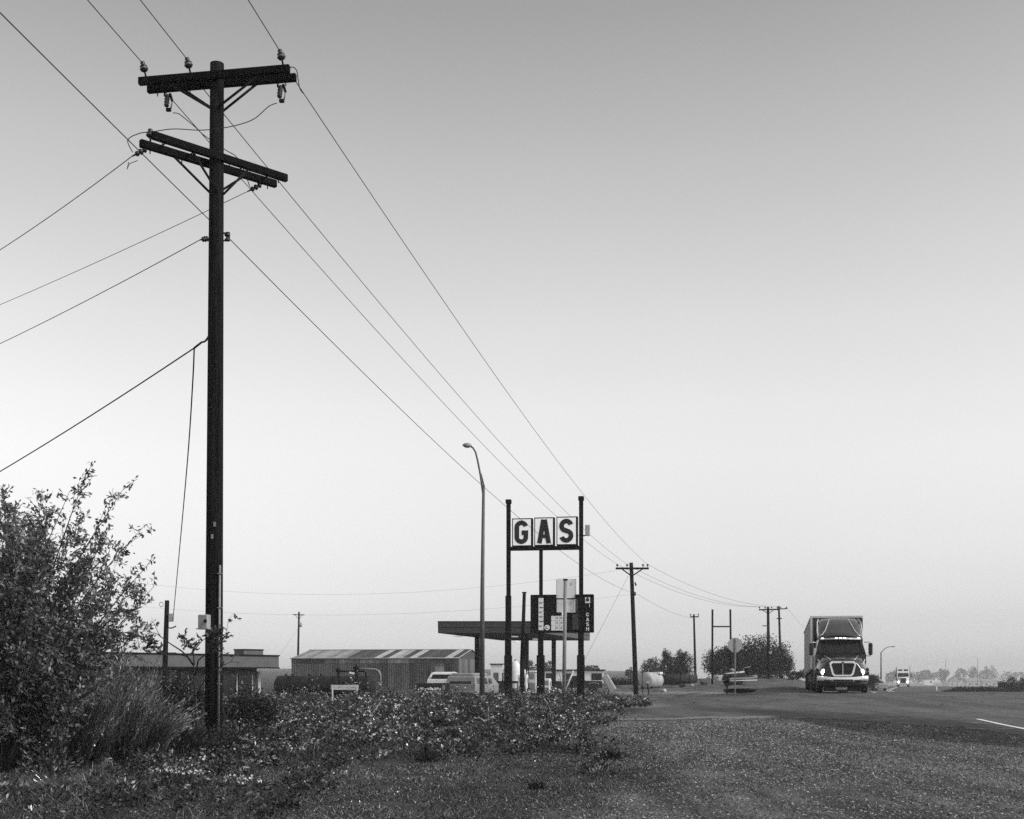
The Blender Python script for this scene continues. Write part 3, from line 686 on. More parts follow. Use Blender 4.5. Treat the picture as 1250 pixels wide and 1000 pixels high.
WPAN = mat('weathered_white_panel', .74, .5, .1, 3)
for a, b, c, d in ((679.6, 688.3, 731.9, 747.6), (692.2, 701.2, 731.9, 747.6), (679.4, 688.3, 707.8, 730.8), (692.2, 702.4, 707.8, 730.8)):
    tl = MB().box(((sx(a) + sx(b)) / 2, yb + .10, (sz(c) + sz(d)) / 2), (sx(b) - sx(a), .04, sz(c) - sz(d))).build('reader_panel', SGN, board)
    if a > 690: MB().stroke(arc((sx(a) + sx(b)) / 2, sz(c + 5.5), .05, .07, 20, 330), .025, lambda u, v, dd: (u, dd, v), yb + .068, yb + .079).build('print', mat('faded_print', .35, .7), tl)
rf = MB()
for a, b in (((679.2, 707.6), (702.6, 707.6)), ((679.2, 707.6), (679.2, 731)), ((702.6, 707.6), (702.6, 731)), ((690, 707.6), (690, 748))):
    rf.tube([(sx(a[0]), yb + .10, sz(a[1])), (sx(b[0]), yb + .10, sz(b[1]))], .018, 4, smooth=False)
rf.build('reader_frame', WPAN, board)
for a, b, c, d in ((702.6, 707.0, 731.8, 747.6), (698.8, 702.9, 750.2, 769), (703.2, 707.0, 750.2, 769)):
    MB().box(((sx(a) + sx(b)) / 2, yt, (sz(c) + sz(d)) / 2), (sx(b) - sx(a), .03, sz(c) - sz(d))).build('grey_insert', CABG, board)
q = MB().box((sx(717), yt, sz(733.5)), (6.0 / pm_, .03, 7.0 / pm_)).build('emblem', SGN, board)
MB().lathe([(.085, 0), (.085, .02)], (sx(717.1), yt - .013, sz(733)), (0, -1, 0), 12).build('emblem_mark', INK, q)
MB().box((sx(717.2), yt - .028, sz(731)), (.06, .008, .10)).build('emblem_mark', INK, q)
MB().box((sx(719.2), yt, sz(740)), (.028, .012, .16)).build('tick_mark', WPAN, board)
for ch, py in zip('CASH', (750.9, 756.9, 762.6, 768.3)): letter(ch, sx(717), sz(py), .15, .185, .042, yt, board, WPAN)
# floodlight bracket on the right post
fl = MB().box((sx(716.8), .02, sz(648.5)), (.24, .12, .56), bev=.02).build('floodlight', mat('floodlight_grey', .42, .6, .25, 6), sign)
MB().tube([(sx(709), 0, sz(654)), (sx(713), .02, sz(655)), (sx(716), .02, sz(653))], .035, 6).build('bracket', STEELD, fl)

# two loose posts beside the sign
bq = Vector(ground_at(637.6, 74.0))
o = thing('steel_post', 'slim dark steel post standing between the left and middle sign posts', 'post', bq)
MB().tube([W(637.4, 806, 74) - bq, W(640, 724, 74) - bq], [.13, .10], 10).build('upper_tube', STEELD, o)
MB().tube([(0, 0, -.05), W(637.4, 806, 74) - bq], [.15, .14], 10).build('lower_tube', STEELD, o)
MB().box(W(640, 723.4, 74) - bq, (.26, .26, .06)).build('cap', STEELD, o)
bq = Vector(ground_at(688.2, 62.0))
o = thing('steel_post', 'light grey bare post standing right in front of the price board', 'post', bq)
MB().tube([(0, 0, -.05), W(690.2, 708, 62) - bq], [.10, .09], 10).build('tube', mat('bare_grey_post', .20, .6, .2, 4), o)
MB().box(W(690.2, 707.6, 62) - bq, (.22, .22, .06)).build('cap', STEELD, o)
MB().tube([W(688.6, 846, 62) - bq, W(700, 819, 62.4) - bq], .045, 6).build('brace', mat('pale_timber', .42, .8, .2, 5), o)
MB().tube([W(688.4, 846, 62) - bq, W(683.5, 822, 62.4) - bq], .04, 6).build('brace', MATS['pale_timber'], o)

# ------------------------------------------------------------------ canopy over the pumps
hd_ = radians(12.6)                                                   # bearing of the road
Dc = 88.8; xl = PX(535.3, Dc); 
bc = Vector((xl, Dc, g0(xl + 4, Dc + 9)))
can = thing('station_canopy', 'flat dark gas station canopy on columns behind the sign posts', 'canopy', bc, -hd_)
wc, lc = 7.35, 19.6; zb, zt = PZ(773, Dc) - bc.z, PZ(759.4, Dc) - bc.z
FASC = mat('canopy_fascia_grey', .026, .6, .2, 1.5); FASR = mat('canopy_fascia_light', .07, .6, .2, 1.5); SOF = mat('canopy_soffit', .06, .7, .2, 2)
# near edge is square to the view, so the near corner is skewed
nl = Vector((0, 0)); nr = Vector((cos(hd_) * wc, sin(hd_) * wc)) 
sk = nr.y
deck = MB().prism([(0.05, .05), (nr.x - .05, nr.y + .05), (nr.x - .05, lc + nr.y - .05), (.05, lc - .05)], lambda u, v, d: (u, v, d), zb + .06, zt - .05).build('deck', SOF, can)
def edge(a, b, m, z0, z1, t=.08, name='fascia'):
    a, b = Vector(a), Vector(b); d = b - a; c = (a + b) / 2
    return MB().box((c.x, c.y, (z0 + z1) / 2), (d.length, t, z1 - z0), rz=atan2(d.y, d.x)).build(name, m, can)
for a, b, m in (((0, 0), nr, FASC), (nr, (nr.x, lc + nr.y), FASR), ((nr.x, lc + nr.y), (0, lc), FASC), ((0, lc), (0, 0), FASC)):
    zmid = (zb + zt) / 2
    edge(a, b, m, zb, zmid - .02); edge(a, b, m, zmid + .02, zt, .10); 
    edge(a, b, STEELD, zmid - .02, zmid + .02, .05, 'fascia_seam'); edge(a, b, STEELD, zt, zt + .06, .14, 'coping')
LIT = mat('soffit_lamp_glass', .8, .4, .05, 3, emit=.22)
for (px, py) in ((559, 776.6), (627, 777), (628, 783), (655, 780.2)):
    z = zb + bc.z + .03; d = F * (z - EYE) / (HY - py); p = Matrix.Rotation(hd_, 3, 'Z') @ (Vector((PX(px, d), d, z)) - bc)
    o = MB().box((p.x, p.y, zb + .02), (.5, 1.1, .07), bev=.02).build('soffit_light', LIT, can)
COLM = mat('canopy_column_dark', .006, .8, .3, 3)
for px, d in ((582.5, 96.0), (642.5, 95.5), (676, 105.5), (619, 106)):
    p = Matrix.Rotation(hd_, 3, 'Z') @ (Vector((PX(px, d), d, 0)) - bc); gzz = g0(PX(px, d), d) - bc.z
    MB().box((p.x, p.y, (gzz + zb) / 2), (.32, .32, zb - gzz + .1)).build('column', COLM, can)

# fuel pumps
PUMP = mat('pump_white_enamel', .78, .4, .12, 3); PUMPG = mat('pump_grey', .25, .5, .3, 5)
def pump(label, px, d, w, h, head=True):
    b = Vector(ground_at(px, d)); o = thing('fuel_pump', label, 'fuel pump', b, -hd_)
    MB().box((0, 0, .1), (w + .2, .7, .2), bev=.03).build('plinth', PUMPG, o)
    bd = MB().box((0, 0, .2 + h * .45), (w, .5, h * .9), bev=.04).build('housing', PUMP, o)
    MB().box((0, -.255, .2 + h * .68), (w * .62, .02, h * .22)).build('display', PUMPG, bd)
    MB().box((0, -.26, .2 + h * .3), (w * .7, .02, h * .28)).build('panel', PUMPG, bd)
    MB().tube([(w * .52, -.1, .2 + h * .75), (w * .62, -.18, h * .5), (w * .55, -.22, .35), (w * .54, -.2, h * .45)], .022, 6).build('hose', INK, o)
    if head: MB().box((0, 0, .2 + h * 1.02), (w * .5, .3, h * .2), bev=.04).build('top_globe', PUMP, o)
    return o
pump('white fuel pump with a small top globe under the canopy', 638.5, 84.0, .62, 1.55)
pump('white fuel pump behind the dark canopy column', 649.5, 94.0, .75, 1.9, False)
pump('low white fuel pump seen between two dark posts', 667.5, 82.0, .5, 1.25, False)
o = thing('vent_frame', 'thin dark pipe frame beside the fuel pumps', 'frame', Vector(ground_at(652, 90)), -hd_)
MB().tube([(-.4, 0, 0), (-.4, 0, 2.1), (.55, 0, 2.1), (.55, 0, 0)], .035, 6, smooth=False).build('hoop', STEELD, o)
MB().tube([(-.4, 0, 1.75), (.55, 0, 1.75)], .025, 6).build('rail', STEELD, o)

# ------------------------------------------------------------------ corrugated metal shed
def sheet_mesh(name, w, h, ribs, depth, m):
    """one corrugated sheet, upright in x-z, ribs along z"""
    n = ribs * 4 + 1; vs = []
    for i in range(n):
        x = w * i / (n - 1); y = -depth if (i % 4) in (1, 2) else 0.0
        vs += [(x, y, 0), (x, y, h)]
    me = bpy.data.meshes.new(name); me.from_pydata(vs, [], [(2 * i, 2 * i + 2, 2 * i + 3, 2 * i + 1) for i in range(n - 1)]); me.materials.append(m); me.update()
    return me
def inst(name, me, parent, loc, rot=(0, 0, 0)):
    o = bpy.data.objects.new(name, me); C.objects.link(o); o.parent = parent; o.location = loc; o.rotation_euler = rot; return o
Dsh = 152.0; xs = PX(355.7, Dsh)
bsh = Vector((xs, Dsh, g0(xs + 8, Dsh) - .05))
shed = thing('metal_shed', 'long low corrugated metal shed with patched pale and dark roof sheets', 'shed', bsh, -hd_)
Ls, Wd = 20.6, 11.6; he, hr = 3.58 - bsh.z, 4.62 - bsh.z
ns = 24; sw = Ls / ns
SHV = [.035, .06, .09, .13, .18, .26, .36, .5]
def shm(i): return mat('shed_sheet_%d' % i, SHV[i], .6, .35, 1.6, metal=.15, stretch=(2, 2, .5), spec=.35)
wall_me = [sheet_mesh('wall_sheet', sw * .985, he - .62, 4, .05, shm(i)) for i in range(8)]
top_me = [sheet_mesh('wall_sheet', sw * .985, .60, 4, .05, shm(i)) for i in range(8)]
slope = sqrt((Wd / 2) ** 2 + (hr - he) ** 2) + .25; pitch = atan2(hr - he, Wd / 2)
roof_me = [sheet_mesh('roof_sheet', sw * .985, slope, 3, .06, shm(i)) for i in range(8)]
wt = [3, 3, 3, 2, 3, 3, 2, 3, 3, 2, 3, 2, 2, 1, 3, 2, 3, 1, 2, 2, 3, 4, 1, 2]
tt = [2, 0, 0, 1, 1, 4, 3, 5, 4, 3, 5, 5, 4, 3, 5, 6, 5, 3, 2, 2, 2, 1, 2, 2]
rt = [4, 5, 4, 5, 5, 4, 5, 4, 0, 1, 0, 1, 6, 0, 6, 5, 0, 6, 0, 1, 0, 0, 6, 0]
for i in range(ns):
    inst('wall_sheet', wall_me[wt[i]], shed, (i * sw, 0, 0)); inst('wall_sheet', top_me[tt[i]], shed, (i * sw, -.03, he - .60))
    inst('roof_sheet', roof_me[rt[i]], shed, (i * sw, -.22, he - .05), (-(pi / 2 - pitch), 0, 0))
    inst('roof_sheet', roof_me[(rt[-i] + 1) % 4], shed, (i * sw + sw, Wd + .22, he - .05), (-(pi / 2 - pitch), 0, pi))
MB().prism([(0, 0), (Wd, 0), (Wd, he - .08), (Wd / 2, hr - .1), (0, he - .08)], lambda u, v, d: (d, u, v), .02, Ls - .06).build('core', shm(1), shed)
gm = [sheet_mesh('gable_sheet', Wd / 9 * .985, he - .1, 4, .05, shm(i)) for i in range(8)]
for k in range(9):
    inst('gable_sheet', gm[(3, 2, 3, 1, 3, 3, 2, 3, 3)[k]], shed, (Ls, k * Wd / 9, 0), (0, 0, pi / 2))
MB().tube([(-.1, -.26, he - .03), (Ls + .1, -.26, he - .03)], .05, 5).build('eave_trim', shm(6), shed)
MB().tube([(Ls + .03, -.26, he), (Ls + .03, Wd / 2, hr + .04), (Ls + .03, Wd + .24, he)], .06, 5, smooth=False).build('barge_board', shm(6), shed)
MB().tube([(-.05, Wd / 2, hr + .04), (Ls + .05, Wd / 2, hr + .04)], .06, 5).build('ridge_cap', shm(5), shed)
for x0, x1 in ((.7, 2.3), (2.5, 3.3), (3.4, 4.0)): MB().box(((x0 + x1) / 2, -.10, he - .33), (x1 - x0, .05, .42)).build('window', mat('dark_window_glass', .015, .15, .2, 3), shed)
dr = MB().box((18.3, -.09, 1.45), (1.1, .06, 2.5)).build('door', shm(5), shed)
MB().box((17.15, -.09, 1.35), (.12, .07, 2.6)).build('door_post', shm(0), shed); MB().box((19.6, -.09, 1.35), (.14, .07, 2.6)).build('door_post', shm(0), shed)

# ------------------------------------------------------------------ store building on the far left
A = Vector((PX(104, 77.0), 77.0)); B = Vector((PX(334, 90.5), 90.5)); dv = B - A; la = dv.length; ra = atan2(dv.y, dv.x)
bst = Vector((A.x, A.y, -.35))
store = thing('store_building', 'low flat roofed store with stepped parapet behind the tall pole', 'building', bst, ra)
FA = mat('store_fascia', .09, .7, .2, 1.2); WA = mat('store_wall', .06, .8, .3, 1.5); TRW = mat('store_trim', .45, .7, .2, 3); GL = MATS['dark_window_glass']
zf0, zf1 = PZ(816, 90) + .35, PZ(800.2, 88) + .35
MB().box((la / 2 - .4, 4.4, zf0 / 2), (la - .9, 7.2, zf0)).build('wall', WA, store)
MB().box((la / 2, 4.0, (zf0 + zf1) / 2), (la, 9.0, zf1 - zf0)).build('fascia', FA, store)
MB().box((la / 2, -.53, zf1 + .02), (la + .05, .12, .08)).build('coping', STEELD, store)
px2 = lambda p: (p - 104) / 230 * la
pp = MB().box((la * .845, -.06, zf1 + .17), (la * .115, .92, .40)).build('parapet', FA, store); MB().box((la * .845, -.06, zf1 + .40), (la * .12, 1.02, .07)).build('coping', STEELD, pp)
MB().box((la / 2, -.53, zf0 + .03), (la + .04, .1, .09)).build('fascia_trim', STEELD, store)
for k in range(7):
    x0 = la * (.32 + k * .092)
    wn_ = MB().box((x0, .75, 1.25), (la * .075, .08, 1.35)).build('window', GL, store)
    MB().box((x0 + la * .042, .73, 1.25), (.09, .1, 1.5)).build('mullion', TRW, wn_)
MB().box((la * .955, .73, 1.1), (.25, .14, 2.2)).build('corner_post', TRW, store)

# ------------------------------------------------------------------ vehicles and clutter round the station
DARKP = mat('dark_faded_paint', .01, .5, .3, 3); TYRE = mat('tyre_rubber', .012, .85, .3, 8); PALEPT = mat('faded_pale_paint', .25, .6, .35, 3, stretch=(1, 1, .4))
GLASS = mat('vehicle_glass', .008, .12, .2, 3); CHROME = mat('chrome_trim', .55, .25, .1, 4, metal=.8); WHITEV = mat('white_vehicle_paint', .72, .45, .12, 2)
def wheel(parent, x, y, r, w=.22, ax=(1, 0, 0)):
    a = Vector(ax)
    t = MB().lathe([(r * .55, -w / 2), (r * .93, -w / 2), (r, -w * .3), (r, w * .3), (r * .93, w / 2), (r * .55, w / 2)], (x, y, r), a, 18).build('wheel', TYRE, parent)
    MB().lathe([(r * .2, -w * .46), (r * .54, -w * .40), (r * .54, w * .40), (r * .2, w * .46)], (x, y, r), a, 14).build('rim', PUMPG, t)
    return t
def sideprof(m, poly, hw): return m.prism(poly, lambda u, v, d: (d, u, v), -hw, hw)

# pickup seen from behind
dv_ = 79.0; bpk = Vector(ground_at(524.5, dv_)); 
o = thing('pickup_truck', 'old dark pickup seen from behind, white cab frame and pale tailgate lettering', 'pickup truck', bpk, radians(-14))
bed = sideprof(MB(), [(0, .50), (2.4, .50), (2.4, 1.08), (0, 1.08)], .98).build('bed', DARKP, o)
tg = MB().box((0, -.03, .80), (1.7, .06, .56), bev=.02).build('tailgate', DARKP, bed)
for k in range(10):
    MB().box((-.70 + k * .155, -.07, .72 + .03 * ((k * 7) % 3 - 1)), (.10 + .03 * ((k * 5) % 3), .02, .12 + .05 * (k % 2)), ry=.25).build('lettering', WHITEV, tg)
cab = MB(); cab.loft([[(-.95, 2.35, 1.0), (.95, 2.35, 1.0), (.98, 4.0, 1.0), (-.98, 4.0, 1.0)], [(-.92, 2.4, 1.25), (.92, 2.4, 1.25), (.95, 4.0, 1.25), (-.95, 4.0, 1.25)], [(-.72, 2.65, 1.72), (.72, 2.65, 1.72), (.72, 3.6, 1.72), (-.72, 3.6, 1.72)], [(-.6, 2.8, 1.78), (.6, 2.8, 1.78), (.6, 3.5, 1.78), (-.6, 3.5, 1.78)]], smooth=False)
cb = cab.build('cab', WHITEV, o)
MB().add([(-.74, 2.42, 1.28), (.74, 2.42, 1.28), (.60, 2.57, 1.62), (-.60, 2.57, 1.62)], [(0, 1, 2, 3)]).build('rear_window', GLASS, cb)
sideprof(MB(), [(3.9, .5), (5.3, .5), (5.3, 1.0), (3.9, 1.12)], .95).build('hood', DARKP, o)
MB().box((0, -.16, .50), (1.9, .12, .14), bev=.03).build('bumper', PUMPG, o)
for s_ in (-1, 1):
    wheel(o, s_ * .82, .9, .36); wheel(o, s_ * .82, 4.6, .36)
    MB().box((s_ * .91, -.05, .82), (.12, .06, .3)).build('tail_light', PUMPG, o)

# van, three-quarter rear view
bvn = Vector(ground_at(562, 79.5))
o = thing('van', 'weathered pale van with a raised roof parked beside the dark pickup', 'van', bvn, radians(-19))
bd = MB().loft([[(s * .96, y, .38) for s, y in ((-1, 0), (1, 0), (1, 4.3), (-1, 4.3))], [(s * .98, y, .95) for s, y in ((-1, -.02), (1, -.02), (1, 4.35), (-1, 4.35))], [(s * .9, y, 1.42) for s, y in ((-1, .08), (1, .08), (1, 3.5), (-1, 3.5))], [(s * .84, y, 1.52) for s, y in ((-1, .15), (1, .15), (1, 3.2), (-1, 3.2))]], smooth=False).build('body', PALEPT, o)
MB().box((0, 1.6, 1.58), (1.5, 2.6, .22), bev=.08).build('raised_roof', PALEPT, o)
MB().add([(-.72, -.012, 1.0), (.72, -.012, 1.0), (.68, .07, 1.36), (-.68, .07, 1.36)], [(0, 1, 2, 3)]).build('rear_window', GLASS, bd)
for s_ in (-1, 1):
    for y0, y1 in ((.35, 1.35), (1.5, 2.3), (2.45, 3.2)):
        MB().add([(s_ * .975, y0, 1.0), (s_ * .975, y1, 1.0), (s_ * .915, y1 - .05, 1.36), (s_ * .915, y0 + .05, 1.36)], [(0, 1, 2, 3)]).build('side_window', GLASS, bd)
    wheel(o, s_ * .82, .9, .33); wheel(o, s_ * .82, 3.5, .33)
MB().box((0, -.08, .5), (1.8, .1, .14), bev=.03).build('bumper', PUMPG, o)

# tractor behind the lamp
btr = Vector(ground_at(600, 92)); o = thing('tractor', 'old dark tractor half hidden behind the left sign post', 'tractor', btr, radians(60))
MB().loft([[(-.25, y, z) for y, z in ((-1.6, .6), (.6, .6), (.6, 1.15), (-1.6, 1.05))], [(.25, y, z) for y, z in ((-1.6, .6), (.6, .6), (.6, 1.15), (-1.6, 1.05))]], smooth=False).build('engine_hood', DARKP, o)
MB().box((0, 1.1, .95), (.5, .5, .12), bev=.04).build('seat', DARKP, o); MB().tube([(.0, .5, 1.15), (0, .75, 1.45)], .03, 6).build('steering_column', DARKP, o); MB().cyl((.2, -.8, 1.0), (.2, -.8, 1.75), .04, n=8).build('exhaust', DARKP, o)
for s_ in (-1, 1): wheel(o, s_ * .75, .9, .62, .32); wheel(o, s_ * .55, -1.3, .35, .2)

# dark pickup side-on with a pale panel leaning on its tail
bdp = Vector(ground_at(706, 110.0)); o = thing('pickup_truck', 'black pickup parked side on behind the right sign post', 'pickup truck', bdp, radians(90))
b_ = sideprof(MB(), [(-2.0, .42), (2.0, .42), (2.02, .95), (1.4, 1.02), (.9, 1.05), (.55, 1.45), (-.35, 1.47), (-.55, 1.04), (-2.0, 1.0)], .85).build('body', DARKP, o)
MB().box((.88, .12, 1.22), (.02, .62, .28)).build('side_window', GLASS, b_); MB().box((-.88, .12, 1.22), (.02, .62, .28)).build('side_window', GLASS, b_)
for s_ in (-1, 1): wheel(o, s_ * .78, -1.25, .36); wheel(o, s_ * .78, 1.3, .36)
MB().tube([(-.9, -1.7, .75), (-.9, -1.6, .80), (-.9, -1.25, .86), (-.9, -.9, .80), (-.9, -.8, .7)], .04, 5).build('wheel_arch', PUMPG, b_)
bpn = Vector(ground_at(742.5, 107.5)); o = thing('leaning_panel', 'pale ribbed panel leaning beside the black pickup tail', 'panel', bpn)
MB().box((.05, 0, .86), (.62, .16, 1.5), ry=-.55, bev=.06).build('slab', mat('pale_panel', .42, .7, .4, 6), o)
for k in (-1, 0, 1): MB().box((.05 + k * .16, -.09, .86), (.05, .03, 1.36), ry=-.55).build('rib', MATS['pale_timber'], o)
MB().box((-.25, .1, .22), (.7, .12, .44)).build('prop', MATS['bare_grey_post'], o)

# long white building behind
D9 = 150.0; bw_ = Vector((PX(662, D9), D9, -.1)); o = thing('mobile_home', 'long low white building with flat dark roof edge behind the pumps', 'building', bw_, 0)
lw = PX(737, D9) - PX(662, D9); hw_ = PZ(818.8, D9) + .1
MB().box((lw / 2, 1.8, hw_ / 2), (lw, 3.6, hw_)).build('wall', WHITEV, o); MB().box((lw / 2, 1.8, hw_ + .07), (lw + .4, 4.1, .14)).build('roof', STEELD, o)
for f0, f1 in ((.06, .18), (.36, .48), (.80, .97)):
    MB().box(((f0 + f1) / 2 * lw, -.03, hw_ * .68), ((f1 - f0) * lw, .06, hw_ * .36)).build('window', GLASS, o)
D10 = 160.0; bw2 = Vector((PX(599, D10), D10, 0)); o = thing('small_shed', 'small white shed with a dark flat roof behind the left sign post', 'shed', bw2, 0)
MB().box((.75, 1, 1.45), (1.5, 2, 2.9)).build('wall', WHITEV, o); MB().box((.75, 1, 2.96), (1.8, 2.3, .12)).build('roof', STEELD, o); MB().box((.7, -.03, 1.0), (.6, .06, 1.8)).build('door', FA, o)
D11 = 150.0; bt = Vector(ground_at(629, D11)); o = thing('storage_tank', 'pale domed storage tank glimpsed between the sign posts', 'tank', bt)
MB().lathe([(.68, 0), (.70, .1), (.70, 2.0), (.62, 2.5), (.45, 2.95), (.22, 3.2), (.05, 3.28)], n=18).build('shell', WHITEV, o); MB().tube([(.72, -.1, 0), (.72, -.1, 2.4)], .04, 5).build('pipe', FA, o)
MB().lathe([(.1, 3.25), (.1, 3.4), (.02, 3.42)], n=8).build('vent', FA, o)
# low rail
o = thing('pipe_barrier', 'dark low pipe barrier along the front of the pumps', 'barrier', Vector(ground_at(615, 98)), -hd_)
MB().tube([(-3.2, 0, 1.05), (5.4, 0, 1.05)], .10, 6).build('rail', STEELD, o)
for x in (-3.1, -1, 1.1, 3.2, 5.3): MB().cyl((x, 0, 0), (x, 0, 1.05), .07, n=6).build('post', STEELD, o)

# white barricade, pipe rig and tyre in the weeds
dbr = 60.0; bb = Vector(ground_at(421, dbr)); o = thing('barricade', 'white timber barricade standing in the weeds before the metal shed', 'barricade', bb, radians(4))
WT = mat('white_timber', .45, .8, .3, 5)
for z in (1.02, .90): MB().box((0, -.05, z), (1.3, .05, .11)).build('board', WT, o)
for x in (-.58, .55):
    for y in (-.25, .25): MB().tube([(x, y, 0), (x, y * .1, 1.08)], .04, 4, smooth=False).build('leg', WT, o)
dpr = 66.0; bp_ = Vector(ground_at(436, dpr)); o = thing('pipe_manifold', 'rusty pipe rig with two valve heads and a bent riser before the shed', 'pipework', bp_)
def rp(px, py, dd=0): return W(px, py, dpr + dd) - bp_
MB().tube([rp(413.5, 848), rp(413.5, 817)], .06, 8).build('riser', STEELD, o); MB().tube([rp(435, 848), rp(435, 815)], .075, 8).build('riser', STEELD, o)
for px, py, r in ((413, 818, .12), (434.8, 815.5, .14)): MB().lathe([(.05, -.12), (r, -.07), (r * 1.1, 0), (r, .07), (.05, .12)], rp(px, py), (0, 0, 1), 10).build('valve', STEELD, o)
MB().tube([rp(413, 819.5), rp(435, 819.5)], .05, 6).build('cross_pipe', STEELD, o)
MB().tube([rp(435, 816.6), rp(452, 817), rp(459, 817.4), rp(462.5, 819.5), rp(464.3, 823.5), rp(464.8, 848)], .055, 8).build('bent_riser', MATS['galvanised_steel'], o)
MB().tube([rp(437, 819.5), rp(444.5, 819.3), rp(446.5, 822), rp(446.5, 826)], .045, 6).build('side_pipe', STEELD, o)
MB().box(rp(429.6, 821.6, -.1), (.26, .06, .09), ry=.2).build('tag_plate', WHITEV, o)
# long dark tank lying under the pipe rig
dlt = 69.5; blt = Vector(ground_at(396, dlt)); o = thing('storage_tank', 'long dark cylindrical tank lying in the weeds before the metal shed', 'tank', blt, radians(-17))
rk = .56; zk = PZ(837.5, dlt) - blt.z; lk = 2.75
MB().lathe([(.05, -lk - .14), (rk * .7, -lk - .10), (rk * .97, -lk), (rk, -lk + .06), (rk, lk - .06), (rk * .97, lk), (rk * .7, lk + .10), (.05, lk + .14)], (0, 0, zk), (1, 0, 0), 26).build('shell', mat('dull_dark_tank', .022, .75, .5, 2.0, spec=.2), o)
for x in (-2.0, -.7, .7, 2.0): MB().lathe([(rk, -.035), (rk * 1.02, -.035), (rk * 1.02, .035), (rk, .035)], (x, 0, zk), (1, 0, 0), 26).build('weld_band', STEELD, o)
for x in (-1.8, 1.8): MB().box((x, 0, (zk - rk * .6) / 2), (.3, .9, max(.2, zk - rk * .6))).build('cradle', STEELD, o)
for x in (-2.3, -1.9, -.9, -.2): MB().cyl((x, 0, zk + rk - .04), (x, 0, zk + rk + .09), .07, n=8).build('fitting', STEELD, o)

# white tank, dark culvert pipe, small sign
dtk = 118.0; btk = Vector(ground_at(788, dtk)); o = thing('storage_tank', 'white cylindrical tank lying on the ground behind the second pole', 'tank', btk, radians(-38))
rt_ = .76
MB().lathe([(.05, -.16), (rt_ * .6, -.12), (rt_ * .97, -.02), (rt_, .05), (rt_, 1.9), (rt_ * .95, 2.0), (rt_ * .5, 2.1), (.05, 2.12)], (0, 0, rt_ + .02), (0, 1, 0), 24).build('shell', mat('white_tank_paint', .38, .55, .25, 2.0), o)
MB().box((.5, 1.6, 1.45), (.5, .5, .22), bev=.03).build('hatch', WHITEV, o)
for y in (.3, 1.5): MB().box((0, y, .1), (1.3, .14, .2)).build('cradle', STEELD, o)
dcp = 123.0; bcp = Vector(ground_at(826, dcp)); o = thing('culvert_pipe', 'long dark rusty pipe lying on the ground right of the white tank', 'pipe', bcp, radians(-14))
rp_ = .50; cpm = MB(); cpm.lathe([(rp_ * .86, -1.8), (rp_, -1.8), (rp_, 1.95), (rp_ * .86, 1.95), (rp_ * .86, -1.6)], (0, 0, rp_), (1, 0, 0), 22); cpm.build('shell', mat('rusty_pipe', .018, .8, .5, 3), o)
for x in (-1.4, -.5, .4, 1.3): MB().lathe([(rp_ * 1.0, -.03), (rp_ * 1.03, -.03), (rp_ * 1.03, .03), (rp_ * 1.0, .03)], (x, 0, rp_), (1, 0, 0), 22).build('band', STEELD, o)
bsp = Vector(ground_at(792, 104)); o = thing('small_sign', 'small tilted board on a short dark post before the white tank', 'sign', bsp)
MB().tube([(0, 0, 0), (-.12, 0, .95)], .05, 6).build('post', STEELD, o); MB().box((-.2, -.05, 1.2), (.62, .04, .2), ry=-.12).build('board', MATS['bare_grey_post'], o); MB().box((-.08, -.05, 1.0), (.3, .04, .22), ry=.3).build('board', MATS['faded_print'], o)
bsp = Vector(ground_at(784, 106)); o = thing('marker_post', 'thin upright pipe with a round cap before the white tank', 'post', bsp)
MB().tube([(0, 0, 0), (0, 0, 1.95)], .035, 6).build('pipe', STEELD, o); MB().lathe([(.03, -.1), (.09, -.05), (.10, .03), (.05, .1)], (.03, 0, 2.0), n=10).build('cap', PUMPG, o)
for k, (px, d, s, lab) in enumerate(((833, 112, .34, 'dark concrete block lying before the culvert pipe'), (859, 111, .40, 'dark rubble block lying left of the bare twin posts'), (845, 110, .25, 'small pale stone block between the dark rubble blocks'), (809.5, 106, .34, 'pale broken block lying in the gravel left of the sign post mound'))):
    b_ = Vector(ground_at(px, d)); o = tag(MB().box((0, 0, s * .35), (s * 1.7, s, s * .8), rz=k * .7, rx=.15, ry=.1, bev=.06).build('rubble_block', (TYRE, DARKP, MATS['pale_timber'], WT)[k], None, b_), lab, 'rubble')

# bare twin posts with a cross bar
dh = 110.0; bh = Vector(ground_at(869.5, dh)); o = thing('twin_posts', 'two bare tall posts joined by one crossbar, an empty sign frame', 'sign frame', bh)
p0 = W(869.7, 744, dh) - bh; p1b = Vector(ground_at(892.5, dh + 1)) - bh; p1t = W(891.5, 744, dh + 1) - bh
MB().tube([(0, 0, -.1), p0], .085, 8).build('post', STEELD, o); MB().tube([p1b, p1t], .085, 8).build('post', STEELD, o)
MB().tube([W(869.7, 765, dh) - bh, W(891.7, 765, dh + 1) - bh], .06, 8).build('crossbar', STEELD, o)

# stop sign seen from behind
dss = 68.0; bss = Vector(ground_at(897.5, dss)); o = thing('stop_sign', 'octagonal road sign seen from behind on a thin post before the bush', 'road sign', bss, radians(6))
zc = PZ(787.5, dss) - bss.z; R8 = .415
MB().prism([(R8 * cos(radians(22.5 + 45 * k)), R8 * sin(radians(22.5 + 45 * k))) for k in range(8)], lambda u, v, d: (u, d, zc + v), .03, .036).build('plate', mat('bare_aluminium', .33, .5, .15, 5), o)
MB().box((0, 0, (zc + .36) / 2), (.065, .045, zc + .36)).build('post', MATS['galvanised_steel'], o)
MB().tube([(-.02, -.03, 1.05), (.22, -.03, 1.3)], .02, 5).build('brace', MATS['galvanised_steel'], o)
for z in (zc - .2, zc + .2): MB().cyl((0, -.035, z), (0, .045, z), .02, n=6).build('bolt', STEELD, o)

